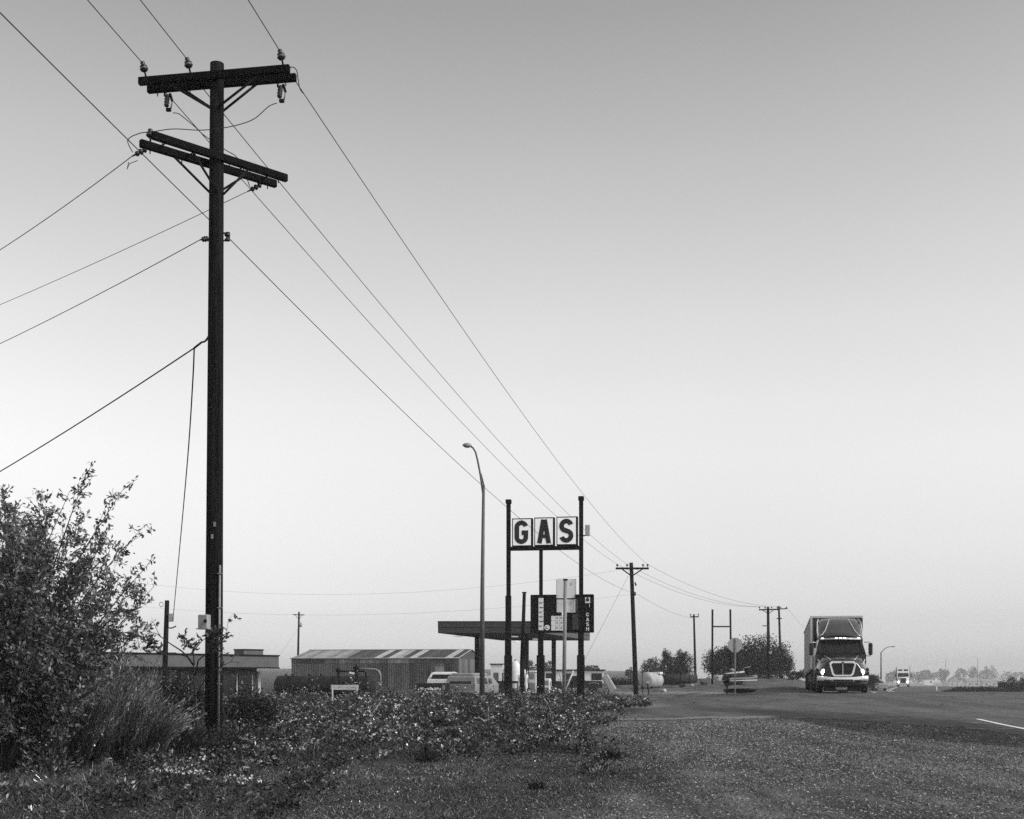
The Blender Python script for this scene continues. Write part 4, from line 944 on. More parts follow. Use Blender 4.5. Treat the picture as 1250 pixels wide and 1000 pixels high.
# low flatbed with junk
dtr = 104.0; btr = Vector(ground_at(897, dtr)); o = thing('flatbed_trailer', 'low flatbed trailer loaded with junk behind the octagonal sign', 'trailer', btr, radians(5))
for y in (-.8, .8): MB().box((0, y, .55), (3.3, .09, .14), ry=-.05).build('rail', PUMPG, o)
MB().box((0, 0, .64), (3.2, 1.6, .06), ry=-.05).build('deck', STEELD, o)
MB().box((-1.35, -.1, .5), (.5, 1.5, .55), ry=-.1, bev=.06).build('fender_box', MATS['pale_panel'], o)
MB().tube([(-1.5, -.85, .32), (1.6, -.85, .40)], .06, 6).build('skid', MATS['pale_timber'], o)
for s_ in (-1, 1): wheel(o, -.5, s_ * .72, .3, .2, (0, 1, 0)); wheel(o, .2, s_ * .72, .3, .2, (0, 1, 0))
MB().box((.0, 0, 1.0), (1.5, .5, .12), ry=-.12).build('load_plank', WHITEV, o); MB().box((-.1, 0, .82), (1.7, .9, .28), ry=-.06).build('load_crate', DARKP, o)
MB().lathe([(.04, -.14), (.2, -.08), (.2, .08), (.04, .14)], (-.25, -.1, 1.22), (.3, 0, 1), 10).build('load_drum', PUMPG, o); MB().tube([(.6, 0, .8), (.75, 0, 1.4), (1.3, 0, 1.5)], .03, 6).build('load_pipe', PUMPG, o)
MB().box((1.45, -.1, .72), (.4, 1.5, .2), bev=.04).build('load_beam', PALEPT, o)

# ------------------------------------------------------------------ far right: lamps, houses, signs along the road
def far_lamp(label, px, d, py_top, arms, reach):
    b = Vector(ground_at(px, d)); o = thing('street_lamp', label, 'street lamp', b, 0); t = PZ(py_top, d) - b.z
    MB().tube([(0, 0, 0), (0, 0, t - .9)], [.13 + d * .0001, .08 + d * .0001], 8).build('post', STEEL, o)
    for s_ in arms:
        MB().tube([(0, 0, t - 1.0), (s_ * reach * .3, 0, t - .4), (s_ * reach * .6, 0, t - .05), (s_ * reach, 0, t)], .06, 6).build('arm', STEEL, o)
        MB().box((s_ * reach * 1.08, 0, t), (.6, .25, .14), bev=.05).build('lamp_head', STEEL, o)
    return o
far_lamp('grey street lamp with one arm between the two trucks', 1075.5, 215, 789.5, (1,), 1.9)
far_lamp('faint one armed street lamp left of the hazy houses', 1154.5, 1000, 804, (-1,), 5)
far_lamp('faint one armed street lamp above the hazy houses', 1193.5, 900, 802, (-1,), 5)
HW = mat('house_wall_pale', .42, .8, .12, 1); HR = mat('house_roof_grey', .22, .8, .2, 1)
def house(label, px0, px1, d, py_eave, py_ridge, gable=False):
    x0, x1 = PX(px0, d), PX(px1, d); w = x1 - x0; zb_ = g0((x0 + x1) / 2, d) - .3; b = Vector(((x0 + x1) / 2, d, zb_)); o = thing('house', label, 'house', b)
    he_, hr_ = PZ(py_eave, d) - zb_, PZ(py_ridge, d) - zb_
    MB().box((0, 4, he_ / 2), (w, 8, he_)).build('wall', HW, o)
    if gable: rm = MB().prism([(-w / 2 - .4, he_), (w / 2 + .4, he_), (0, hr_)], lambda u, v, dd: (u, dd, v), -.4, 8.4)
    else: rm = MB().prism([(-.5, he_), (8.5, he_), (4, hr_)], lambda u, v, dd: (dd, u, v), -w / 2 - .4, w / 2 + .4)
    rm.build('roof', HR, o)
    for k in range(2): MB().box((-w * .25 + k * w * .5, -.03, he_ * .55), (w * .16, .06, he_ * .3)).build('window', GLASS, o)
    MB().box((0, -.03, he_ * .33), (w * .1, .06, he_ * .66)).build('door', HR, o)
house('pale hazy house with a bright gable roof beside the far trees', 1159, 1172, 1250, 832, 826, True)
house('long pale hazy house left of the roadside bush', 1180, 1196, 1150, 831.5, 828)
house('pale hazy house nearest the roadside bush', 1200, 1218, 1100, 832, 829)
b_ = Vector(ground_at(1134, 330)); o = thing('billboard', 'small white roadside board right of the far truck', 'sign', b_)
zz = PZ(833.3, 330) - b_.z; MB().box((0, 0, zz), (2.4, .12, 1.3)).build('panel', WHITEV, o); MB().box((.55, -.08, zz + .2), (.4, .04, .5)).build('print', HR, o)
for s_ in (-1, 1): MB().cyl((s_ * .9, .1, 0), (s_ * .9, .1, zz), .07, n=6).build('post', STEEL, o)
b_ = Vector(ground_at(1143.5, 150)); o = thing('delineator_post', 'short white roadside marker post on the crest of the road', 'post', b_)
MB().box((0, 0, .42), (.12, .05, .84)).build('blade', WHITEV, o); MB().box((0, -.03, .7), (.10, .02, .1)).build('reflector', FA, o)
b_ = Vector(ground_at(1076, 150)); o = thing('parked_car', 'small pale car at the roadside beside the near truck', 'car', b_, radians(8))
MB().loft([[(-.8, y, .3) for y in (0,)] + [(.8, 0, .3), (.8, 4, .3), (-.8, 4, .3)], [(-.82, -.05, .75), (.82, -.05, .75), (.82, 4.05, .75), (-.82, 4.05, .75)], [(-.8, .9, .9), (.8, .9, .9), (.8, 3.7, .9), (-.8, 3.7, .9)], [(-.62, 1.5, 1.4), (.62, 1.5, 1.4), (.62, 3.2, 1.4), (-.62, 3.2, 1.4)]], smooth=False).build('body', PALEPT, o)
MB().add([(-.7, .93, .93), (.7, .93, .93), (.56, 1.46, 1.36), (-.56, 1.46, 1.36)], [(0, 1, 2, 3)]).build('windscreen', GLASS, o)
for s_ in (-1, 1): wheel(o, s_ * .75, .7, .3, .18); wheel(o, s_ * .75, 3.2, .3, .18)

# ------------------------------------------------------------------ near truck
PAINT = mat('truck_paint_grey', .012, .25, .15, 1.2, coat=.4); PAINTL = mat('truck_fairing_grey', .05, .30, .15, 1.2, coat=.4)
TRAIL = mat('trailer_side_grey', .20, .5, .15, .8, spec=.4); TRIMW = mat('trailer_trim_pale', .6, .4, .15, 3); BLK = mat('truck_black_plastic', .006, .65, .2, 4)
CHR = mat('truck_chrome', .66, .2, .08, 3, metal=.35); LAMPON = mat('headlamp_lit', .9, .3, .02, 2, emit=6.0); MARK = mat('marker_lamp_lit', .9, .3, .02, 2, emit=1.6)
dt = 60.5; bt_ = Vector((PX(1029, dt), dt, g0(PX(1029, dt), dt) + .02))
truck = thing('semi_truck', 'grey semi truck with chrome grille and lit headlights driving towards the viewer', 'truck', bt_, radians(-11.5))
def mir(half): return [(x, z) for x, z in half] + [(-x, z) for x, z in reversed(half)]
def sec(y, half): return [(x, y, z) for x, z in mir(half)]
hood = MB().loft([sec(.16, [(.86, .82), (.90, .98), (.80, 1.14), (.66, 1.36), (.52, 1.50), (.22, 1.56)]),
                  sec(.30, [(.98, .80), (1.04, 1.00), (.90, 1.20), (.72, 1.44), (.56, 1.56), (.24, 1.62)]),
                  sec(.80, [(1.14, .78), (1.17, 1.06), (1.02, 1.32), (.82, 1.58), (.64, 1.68), (.28, 1.73)]),
                  sec(1.5, [(1.18, .78), (1.21, 1.10), (1.10, 1.42), (.94, 1.70), (.76, 1.80), (.34, 1.86)]),
                  sec(2.1, [(1.18, .78), (1.22, 1.15), (1.18, 1.50), (1.06, 1.78), (.88, 1.90), (.4, 1.96)])]).build('hood', PAINT, truck)
for s_ in (-1, 1):                                                    # highlights along the hood edges put in as bright tubes; side vents
    MB().tube([(s_ * .55, .32, 1.585), (s_ * .66, .8, 1.69), (s_ * .80, 1.5, 1.80)], .018, 5).build('hood_highlight', CHR, hood)
    MB().tube([(s_ * .98, .9, 1.37), (s_ * 1.04, 1.2, 1.52), (s_ * 1.1, 1.6, 1.62)], .03, 5).build('hood_latch', CHR, hood)
cabm = MB().loft([[(x, y, .75) for x, y in ((-1.2, 2.0), (1.2, 2.0), (1.2, 5.2), (-1.2, 5.2))], [(x, y, 1.85) for x, y in ((-1.2, 2.0), (1.2, 2.0), (1.2, 5.2), (-1.2, 5.2))],
                  [(x, y, 2.58) for x, y in ((-1.02, 2.5), (1.02, 2.5), (1.16, 5.2), (-1.16, 5.2))], [(x, y, 2.70) for x, y in ((-1.0, 2.6), (1.0, 2.6), (1.15, 5.2), (-1.15, 5.2))]], smooth=False).build('cab', PAINT, truck)
MB().add([(-.98, 2.005, 1.90), (0, 1.93, 1.90), (.98, 2.005, 1.90), (.86, 2.42, 2.52), (0, 2.36, 2.52), (-.86, 2.42, 2.52)], [(0, 1, 4, 5), (1, 2, 3, 4)], True).build('windscreen', mat('truck_glass', .012, .08, .1, 2, spec=.6), cabm)
for s_ in (-1, 1): MB().tube([(s_ * 1.06, 2.02, 1.88), (s_ * .93, 2.42, 2.55)], .045, 5).build('pillar', BLK, cabm)
MB().tube([(-.85, 1.98, 1.93), (-.1, 1.93, 1.99)], .012, 4).build('wiper', BLK, cabm); MB().tube([(.15, 1.94, 1.93), (.85, 1.98, 1.99)], .012, 4).build('wiper', BLK, cabm)
vis = MB().loft([[(-.98, 2.30, 2.58), (-.98, 2.38, 2.66), (-.98, 2.55, 2.68), (-.98, 2.5, 2.58)], [(0, 2.10, 2.60), (0, 2.18, 2.70), (0, 2.5, 2.72), (0, 2.45, 2.60)], [(.98, 2.30, 2.58), (.98, 2.38, 2.66), (.98, 2.55, 2.68), (.98, 2.5, 2.58)]]).build('sun_visor', mat('visor_pale', .45, .35, .1, 3, coat=.4), cabm)
for x in (-.86, -.2, 0, .2, .86): MB().box((x, 2.14 + .2 * abs(x), 2.665), (.13, .06, .045), bev=.01).build('marker_light', MARK, vis)
# roof fairing
fs_ = []
for t in np.linspace(0, 1, 8):
    y = 2.55 + 2.2 * t; zt_ = 2.78 + .95 * sin(t * pi / 2) ** 1.15; w_ = 1.02 + .10 * t
    fs_.append([(x, y - .30 * (1 - abs(x) / w_) * (1 - t), z) for x, z in mir([(w_, 2.62), (w_ * 1.0, 2.62 + (zt_ - 2.62) * .55), (w_ * .93, 2.62 + (zt_ - 2.62) * .86), (w_ * .72, zt_ - .02), (w_ * .30, zt_ + .02)])])
fair = MB().loft(fs_).build('roof_fairing', PAINTL, truck)
for s_ in (-1, 1):  # highlight lines on the fairing curves, put in as pale tubes
    MB().tube([(s_ * 1.0, 2.52, 2.80), (s_ * .86, 2.62, 2.86), (s_ * .70, 2.9, 3.08), (s_ * .55, 3.5, 3.44), (s_ * .45, 4.3, 3.70)], .02, 5).build('curve_highlight', TRIMW, fair)
    MB().tube([(s_ * 1.05, 2.60, 2.66), (s_ * 1.08, 3.2, 3.05), (s_ * 1.06, 3.9, 3.5), (s_ * .98, 4.7, 3.70)], .028, 5).build('edge_highlight', TRIMW, fair)
    MB().box((s_ * 1.17, 4.9, 3.0), (.06, .9, 1.5)).build('side_extender', BLK, truck)
# grille, lamps, bumper
def trap(m, w0, w1, z0, z1, y0, y1, t):                              # chrome surround: outer and inner rounded trapezoids
    def ring(w0, w1, z0, z1, c):
        return [(-w0 + c, z0), (w0 - c, z0), (w0, z0 + c), (w1, z1 - c), (w1 - c, z1), (-w1 + c, z1), (-w1, z1 - c), (-w0, z0 + c)]
    o_, i_ = ring(w0, w1, z0, z1, .10), ring(w0 - t, w1 - t, z0 + t * .8, z1 - t * 1.1, .07); n = 8
    vs = [(x, y0, z) for x, z in o_] + [(x, y0, z) for x, z in i_] + [(x, y1, z) for x, z in o_] + [(x, y1, z) for x, z in i_]
    fs = []
    for k in range(n):
        j = (k + 1) % n; fs += [(k, j, n + j, n + k), (2 * n + k, 3 * n + k, 3 * n + j, 2 * n + j), (k, 2 * n + k, 2 * n + j, j), (n + k, n + j, 3 * n + j, 3 * n + k)]
    return m.add(vs, fs)
gr = trap(MB(), .50, .62, .80, 1.52, .06, .24, .085).build('grille_surround', mat('bright_chrome', .95, .25, .05, 3, metal=.15), truck)
MB().prism([(-.44, .86), (.44, .86), (.55, 1.45), (-.55, 1.45)], lambda u, v, d: (u, d, v), .15, .20).build('grille_screen', BLK, gr)
for z in np.linspace(.92, 1.40, 7): MB().box((0, .14, z), (.90 + (z - .86) * .3, .02, .018)).build('grille_bar', mat('grille_bar_grey', .05, .4, .1, 3), gr)
MB().box((0, .11, 1.15), (.035, .05, .60)).build('grille_post', CHR, gr)
MB().lathe([(.045, 0), (.045, .03)], (0, .055, 1.46), (0, -1, 0), 10).build('badge', BLK, gr)
for s_ in (-1, 1):
    hl = MB().loft([[(s_ * x, y, z) for x, y, z in ((.66, .16, .90), (1.04, .34, .92), (1.08, .40, 1.10), (.86, .30, 1.20), (.72, .20, 1.06))], [(s_ * x, y + .1, z) for x, y, z in ((.66, .16, .90), (1.04, .34, .92), (1.08, .40, 1.10), (.86, .30, 1.20), (.72, .20, 1.06))]], smooth=False).build('headlight', mat('headlamp_housing', .12, .2, .1, 3, coat=.5), truck)
    MB().lathe([(.02, 0), (.09, .01), (.14, .05), (.14, .09)], (s_ * .86, .16, 1.0), (0, 1, 0), 14).build('bulb', LAMPON, hl)
bm_ = MB().loft([[(x, y, z) for y, z in ((.0 + abs(x) ** 2 * .18, .54 + max(0, abs(x) - .45) * .10), (-.05 + abs(x) ** 2 * .18, .62 + max(0, abs(x) - .45) * .14), (.02 + abs(x) ** 2 * .18, .76 + max(0, abs(x) - .45) * .10), (.22 + abs(x) ** 2 * .18, .76 + max(0, abs(x) - .45) * .1), (.22 + abs(x) ** 2 * .18, .54))] for x in np.linspace(-1.18, 1.18, 15)]).build('bumper', mat('bumper_chrome', .78, .22, .12, 3, metal=.25), truck)
MB().loft([[(x, -.058 + abs(x) ** 2 * .18, z) for z in (.56, .65)] + [(x, .02 + abs(x) ** 2 * .18, z) for z in (.65, .56)] for x in np.linspace(-.46, .46, 7)], smooth=False).build('air_intake', BLK, bm_)
for s_ in (-1, 1):
    MB().loft([[(s_ * x, -.058 + x * x * .18, z) for z in (.57, .63)] + [(s_ * x, .02 + x * x * .18, z) for z in (.63, .57)] for x in np.linspace(.52, .86, 5)], smooth=False).build('fog_lamp_slot', BLK, bm_)
MB().loft([[(x, y + abs(x) ** 2 * .18, z) for y, z in ((.06, .30), (.0, .44), (.02, .545), (.22, .545), (.22, .30))] for x in np.linspace(-1.16, 1.16, 13)]).build('lower_valance', BLK, truck)
MB().box((-.05, .34, .25), (.52, .03, .16)).build('plate', TRIMW, truck)
MB().box((0, .55, .29), (1.76, .3, .40)).build('air_dam', BLK, truck)
for s_ in (-1, 1):                                                    # mirrors
    mr_ = MB().box((s_ * 1.40, 1.95, 2.12), (.20, .12, .60), bev=.05).build('mirror', BLK, truck)
    MB().tube([(s_ * 1.12, 2.2, 2.46), (s_ * 1.40, 1.98, 2.46)], .022, 5).build('mirror_arm', CHR, mr_); MB().tube([(s_ * 1.14, 2.1, 1.80), (s_ * 1.40, 1.98, 1.78), (s_ * 1.40, 1.98, 1.84)], .022, 5).build('mirror_arm', CHR, mr_)
for s_ in (-1, 1):
    wheel(truck, s_ * 1.04, 1.15, .52, .30)
    for y in (5.9, 7.2): wheel(truck, s_ * 1.0, y, .52, .56)
    MB().box((s_ * 1.12, 3.4, .62), (.28, 2.2, .62), bev=.12).build('fuel_tank', BLK, truck)
    MB().tube([(s_ * 1.19, .60, .9), (s_ * 1.21, .72, 1.08), (s_ * 1.21, 1.1, 1.18), (s_ * 1.21, 1.5, 1.10), (s_ * 1.20, 1.7, .85)], .05, 6).build('wheel_arch', PAINT, truck)
MB().box((0, 4.5, .72), (1.0, 6.5, .3)).build('chassis', BLK, truck)
# its trailer, tilted over the crest
ph = radians(11.5); bt2 = bt_ + Vector((sin(ph) * 6.2, cos(ph) * 6.2, .02))
trl = thing('box_trailer', 'grey box trailer with pale roof edge behind the near grey cab', 'trailer', bt2, radians(-11.5)); trl.rotation_euler = (radians(-1.4), 0, radians(-11.5))
tb = MB().box((0, 7.3, 2.50), (2.58, 14.6, 2.72)).build('box', TRAIL, trl)
for s_ in (-1, 1):
    MB().box((s_ * 1.285, 7.3, 3.87), (.09, 14.66, .10)).build('roof_rail', TRIMW, tb); MB().box((s_ * 1.285, 7.3, 1.14), (.09, 14.66, .14)).build('bottom_rail', FASR, tb)
    MB().box((s_ * 1.27, -.02, 2.50), (.10, .10, 2.72)).build('corner_post', TRIMW, tb)
    for k in range(11): MB().box((s_ * 1.296, .9 + k * 1.3, 2.5), (.012, .05, 2.55)).build('side_post', TRIMW, tb)
    for y in (12.2, 13.5): wheel(trl, s_ * 1.0, y, .52, .5)
    MB().box((s_ * 1.15, 6.5, .85), (.05, 5.5, .5)).build('side_skirt', BLK, trl)
MB().box((0, -.03, 2.5), (2.4, .05, 2.6)).build('front_panel', mat('trailer_front_dark', .05, .5, .2, 2), tb); MB().box((0, -.02, 3.87), (2.6, .09, .10)).build('front_rail', TRIMW, tb); MB().box((0, 7.3, 1.05), (1.1, 13.5, .2)).build('frame', BLK, trl)

# ------------------------------------------------------------------ far truck
df = 255.0; bf = Vector((PX(1102.5, df), df, g0(PX(1103, df), df) + .12)); 
ft = thing('semi_truck', 'distant white semi truck with headlights on, approaching up the hazy road', 'truck', bf, radians(-17))
MB().loft([sec(0, [(.85, .7), (.9, 1.3), (.6, 1.75), (.2, 1.8)]), sec(1.6, [(1.1, .7), (1.15, 1.4), (.8, 1.9), (.3, 1.98)])]).build('hood', WHITEV, ft)
cb = MB().loft([[(x, y, .8) for x, y in ((-1.2, 1.6), (1.2, 1.6), (1.2, 4.6), (-1.2, 4.6))], [(x, y, 1.95) for x, y in ((-1.2, 1.6), (1.2, 1.6), (1.2, 4.6), (-1.2, 4.6))], [(x, y, 2.85) for x, y in ((-1.15, 1.9), (1.15, 1.9), (1.2, 4.6), (-1.2, 4.6))], [(x, y, 3.75) for x, y in ((-1.15, 2.4), (1.15, 2.4), (1.2, 4.6), (-1.2, 4.6))]], smooth=False).build('cab', WHITEV, ft)
MB().add([(-1.05, 1.60, 2.0), (1.05, 1.60, 2.0), (1.0, 1.83, 2.75), (-1.0, 1.83, 2.75)], [(0, 1, 2, 3)]).build('windscreen', GLASS, cb)
for s_ in (-1, 1): MB().add([(s_ * .15, 2.05, 3.2), (s_ * .95, 2.05, 3.2), (s_ * .95, 2.23, 3.5), (s_ * .15, 2.23, 3.5)], [(0, 1, 2, 3)]).build('roof_window', GLASS, cb)
MB().box((0, -.03, 1.25), (1.0, .06, .95)).build('grille', BLK, ft); MB().box((0, -.12, .55), (2.3, .25, .35), bev=.05).build('bumper', CHR, ft)
for s_ in (-1, 1):
    MB().lathe([(.16, 0), (.16, .06)], (s_ * .9, -.03, .95), (0, -1, 0), 12).build('headlight', LAMPON, ft); MB().cyl((s_ * 1.3, 3.2, 1.2), (s_ * 1.3, 3.2, 4.0), .1, n=8).build('exhaust_stack', PUMPG, ft)
    MB().box((s_ * 1.5, 1.7, 2.3), (.2, .1, .7)).build('mirror', BLK, ft); wheel(ft, s_ * 1.0, .9, .5, .3); wheel(ft, s_ * 1.0, 5.5, .5, .5)
b_ = bf + Vector((sin(radians(17)) * 5.6, cos(radians(17)) * 5.6, 0)); o = thing('box_trailer', 'distant trailer behind the white truck', 'trailer', b_, radians(-17))
o['label'] = 'distant grey trailer drawn by the white truck on the hazy road'
MB().box((0, 7, 2.4), (2.5, 14, 2.4)).build('box', TRAIL, o); MB().box((0, 7, 1.0), (1, 13, .25)).build('frame', BLK, o)
for s_ in (-1, 1): wheel(o, s_ * 1.0, 12.5, .5, .5)

# ------------------------------------------------------------------ vegetation
def leafmat(name, v, rough=.6, tr=.25):
    if name in MATS: return MATS[name]
    m = bpy.data.materials.new(name); m.use_nodes = True; N, L = m.node_tree.nodes, m.node_tree.links; b = N['Principled BSDF']
    a = N.new('ShaderNodeAttribute'); a.attribute_name = 'v'
    tc = N.new('ShaderNodeTexCoord').outputs['Object']; n = _noise(N, L, tc, 3.0, 3)
    c = _mul(N, L, _mul(N, L, a.outputs['Fac'], v), _map(N, L, n, .3, .7, .7, 1.3))
    L.new(c, b.inputs['Base Color']); b.inputs['Roughness'].default_value = rough; b.inputs['Specular IOR Level'].default_value = .3
    t = N.new('ShaderNodeBsdfTranslucent'); L.new(c, t.inputs['Color'])
    mx = N.new('ShaderNodeMixShader'); mx.inputs[0].default_value = tr
    L.new(b.outputs[0], mx.inputs[1]); L.new(t.outputs[0], mx.inputs[2]); L.new(mx.outputs[0], N['Material Output'].inputs['Surface'])
    MATS[name] = m; return m
LEAF = leafmat('tree_leaf', .14, .5, .3); LEAFD = leafmat('far_leaf', .035, .6, .15); WEED = leafmat('weed_leaf', .034, .45, .1); GRASS = leafmat('grass_blade', .066, .6, .1); BROOM = leafmat('broom_leaf', .095, .6, .1); PETAL = leafmat('petal', .62, .7, .1)
BARK = mat('bark', .025, .9, .4, 6, bump=.4)
def unit(v): return v / np.maximum(np.linalg.norm(v, axis=-1, keepdims=True), 1e-9)
def leaves(c, u, l, w, r, curl=0.0):
    """diamond leaves: centres c, axes u, lengths l, widths w"""
    n = len(c); u = unit(u); s = unit(np.cross(u, r.normal(size=(n, 3)))); nn = np.cross(u, s)
    l = np.broadcast_to(l, (n,))[:, None]; w = np.broadcast_to(w, (n,))[:, None]
    return np.stack([c - u * l / 2, c + s * w / 2 + u * l * .08, c + u * l / 2 - nn * l * curl, c - s * w / 2 + u * l * .08], 1)
def lognorm(r, n, s): return np.exp(r.normal(size=n) * s)

# --- the tree on the left edge
def left_tree():
    r = np.random.default_rng(11); d0 = 20.0; b = Vector(ground_at(5, d0)); bx = np.array(b)
    o = thing('leafy_tree', 'big dark leafy tree filling the left edge of the picture', 'tree', b)
    tips = [W(px, py, d0 + dd) for px, py, dd in ((106, 577, .2), (150, 598, -.4), (178, 640, .3), (188, 716, 0), (180, 690, -.6), (165, 770, .4), (60, 625, -.5), (5, 600, .3), (-40, 612, .8), (-90, 630, 0), (128, 650, 1.2), (85, 600, -.9), (40, 640, 1.0), (150, 745, -1.0), (120, 705, -1.5))]
    tips = [np.array(t) - bx for t in tips]
    cen = np.array([.05, 0, 2.5])
    while len(tips) < 270:
        v = r.normal(size=3); v = v / np.linalg.norm(v)
        if v[2] < -.9: continue
        tips.append(cen + v * np.array([2.2, 1.9, 2.05]) * r.uniform(.55, 1.0))
    wood = MB(); C_, U_, S_ = [], [], []
    stems = [np.array([r.uniform(-.25, .25), r.uniform(-.25, .25), 0]) for _ in range(5)]
    for i, t in enumerate(tips):
        s0 = stems[i % 5]; mid = s0 + (t - s0) * .45 + np.array([0, 0, .25]) + r.normal(size=3) * .28
        mid[:2] *= .7
        P = [s0 * (1 - q) ** 2 + 2 * mid * q * (1 - q) + t * q * q for q in np.linspace(0, 1, 7)]
        rr = .012 if i > 25 else .030
        wood.tube([Vector(p) for p in P], [rr * (1 - q * .88) for q in np.linspace(0, 1, 7)], 5)
        nt = 20
        for q in np.concatenate([r.uniform(.25, 1.0, nt) ** .8, [1.0, .97]]):
            p = s0 * (1 - q) ** 2 + 2 * mid * q * (1 - q) + t * q * q; tang = 2 * (1 - q) * (mid - s0) + 2 * q * (t - mid); tang /= np.linalg.norm(tang)
            dirn = tang * r.uniform(.3, .9) + r.normal(size=3) * .75 + np.array([0, 0, .2]); dirn /= np.linalg.norm(dirn); ln = r.uniform(.18, .46) * (1.0 if q < .93 else .55)
            wood.tube([Vector(p), Vector(p + dirn * ln)], [.006, .003], 3, caps=False)
            k = r.integers(9, 15); a = np.linspace(.12, 1.0, k)[:, None]
            C_.append(p + dirn * ln * a + r.normal(size=(k, 3)) * .032); U_.append(dirn + r.normal(size=(k, 3)) * .75); S_.append(np.full(k, r.uniform(.55, 1.5)))
    c = np.concatenate(C_); u = np.concatenate(U_); n = len(c); sh = np.concatenate(S_) * lognorm(r, n, .5)
    wood.build('trunk', BARK, o)
    cr = raw_mesh('crown', leaves(c, u, r.uniform(.055, .108, n), r.uniform(.026, .044, n), r, .12), LEAF, sh, o)
    return n
left_tree()

# --- feathery broom-like shrub and its smaller neighbours
def broom(label, px, d, w, h, nb, seed, tone=1.0):
    r = np.random.default_rng(seed); b = Vector(ground_at(px, d)); o = thing('feathery_shrub', label, 'shrub', b)
    wood = MB(); C_, U_, S_ = [], [], []
    for j in range(nb):                                   # sprays: bundles of stems that lean together
        a = r.uniform(0, 2 * pi); q = sqrt(r.uniform()); s1 = np.array([cos(a) * q * w * .34, sin(a) * q * w * .28, 0])
        o1 = np.array([cos(a), sin(a), 0]) * q * w * .26 + np.array([.06 * h, 0, 0]) + r.normal(size=3) * [.1, .1, 0]; hb = h * (1 - .45 * q * q) * r.uniform(.62, 1.08); tb_ = lognorm(r, 1, .5)[0]
        for i in range(22):
            s0 = s1 + r.normal(size=3) * [.05, .05, 0]; t = s0 + o1 + r.normal(size=3) * [.09, .09, 0] + np.array([0, 0, hb * r.uniform(.7, 1.04)]); mid = (s0 + t) / 2 + np.array([-.04 * h, 0, .07 * h]) - o1 * .15
            if i % 8 == 0: wood.tube([Vector(s0), Vector(mid), Vector(t)], [.009, .006, .002], 3, caps=False)
            k = 24; z = np.linspace(.2, 1.0, k)[:, None]; P = s0 * (1 - z) ** 2 + 2 * mid * z * (1 - z) + t * z * z; T = 2 * (1 - z) * (mid - s0) + 2 * z * (t - mid)
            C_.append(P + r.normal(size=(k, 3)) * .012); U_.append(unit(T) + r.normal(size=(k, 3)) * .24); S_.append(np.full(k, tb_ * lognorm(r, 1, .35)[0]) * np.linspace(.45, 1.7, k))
    c = np.concatenate(C_); u = np.concatenate(U_); n = len(c)
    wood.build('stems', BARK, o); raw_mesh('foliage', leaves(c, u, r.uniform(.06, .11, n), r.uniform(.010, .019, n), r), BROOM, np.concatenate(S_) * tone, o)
broom('feathery broom like shrub with upright pale sprays beside the left tree', 138, 21.8, 2.15, 2.0, 64, 21)
broom('lower dark feathery shrub between the broom shrub and the tall pole', 205, 23.2, 1.2, 1.0, 16, 22, .4)
broom('dark feathery shrub at the foot of the left tree', 88, 20.8, 1.5, 1.45, 22, 23, .55)

# --- bare-branched sapling before the pole
def sapling():
    r = np.random.default_rng(31); d0 = 23.6; b = Vector(ground_at(241, d0)); bx = np.array(b); o = thing('sapling', 'thin crooked sapling with sparse leaves in front of the tall pole', 'sapling', b)
    wood = MB(); C_, U_ = [], []
    def br(pts, r0, nl):
        P = [np.array(W(px, py, d0 + dd)) - bx for px, py, dd in pts]; m = len(P)
        wood.tube([Vector(p) for p in P], [r0 * (1 - .75 * i / (m - 1)) for i in range(m)], 6)
        for _ in range(nl):
            i = r.integers(max(0, m - 3), m - 1); q = r.uniform(); p = P[i] * (1 - q) + P[i + 1] * q
            k = r.integers(7, 13); dirn = r.normal(size=3) + np.array([0, 0, .2]); dirn /= np.linalg.norm(dirn)
            C_.append(p + dirn * np.linspace(.03, .16, k)[:, None] + r.normal(size=(k, 3)) * .01); U_.append(dirn + r.normal(size=(k, 3)) * .5)
    br([(241, 905, 0), (240, 870, 0), (238, 840, .05), (236, 810, .05)], .035, 0)
    br([(236, 812, .05), (229, 802, 0), (222, 795, 0), (208, 786, -.1), (192, 774, -.1), (170, 768, -.1)], .02, 0)
    br([(196, 778, -.1), (191, 768, -.1), (185, 754, -.1)], .008, 1)
    br([(229, 802, 0), (214, 797, .1), (196, 797, .2), (184, 789, .2), (176, 778, .2)], .010, 26)
    br([(238, 825, .05), (242, 806, -.1), (252, 798, -.1), (262, 792, -.15), (270, 778, -.2)], .017, 16)
    br([(237, 812, .05), (236, 795, 0), (230, 783, 0), (222, 774, .1)], .012, 26); br([(236, 795, 0), (246, 783, -.1), (258, 774, -.2), (274, 779, -.3)], .010, 30)
    br([(252, 798, -.1), (268, 786, -.3), (276, 775, -.35), (279, 756, -.35), (286, 748, -.35)], .007, 3)
    br([(239, 850, 0), (252, 826, -.3), (268, 814, -.4), (282, 808, -.4), (294, 809, -.4)], .012, 3); br([(282, 808, -.4), (288, 797, -.4)], .006, 2)
    br([(241, 862, 0), (228, 845, .2), (222, 830, .2)], .012, 8); br([(268, 905, .4), (278, 870, .4), (280, 840, .4), (290, 822, .4)], .010, 6)
    c = np.concatenate(C_); u = np.concatenate(U_); n = len(c)
    wood.build('trunk', BARK, o); raw_mesh('crown', leaves(c, u, r.uniform(.055, .10, n), r.uniform(.022, .038, n), r, .1), LEAF, .55 * lognorm(r, n, .35), o)
sapling()

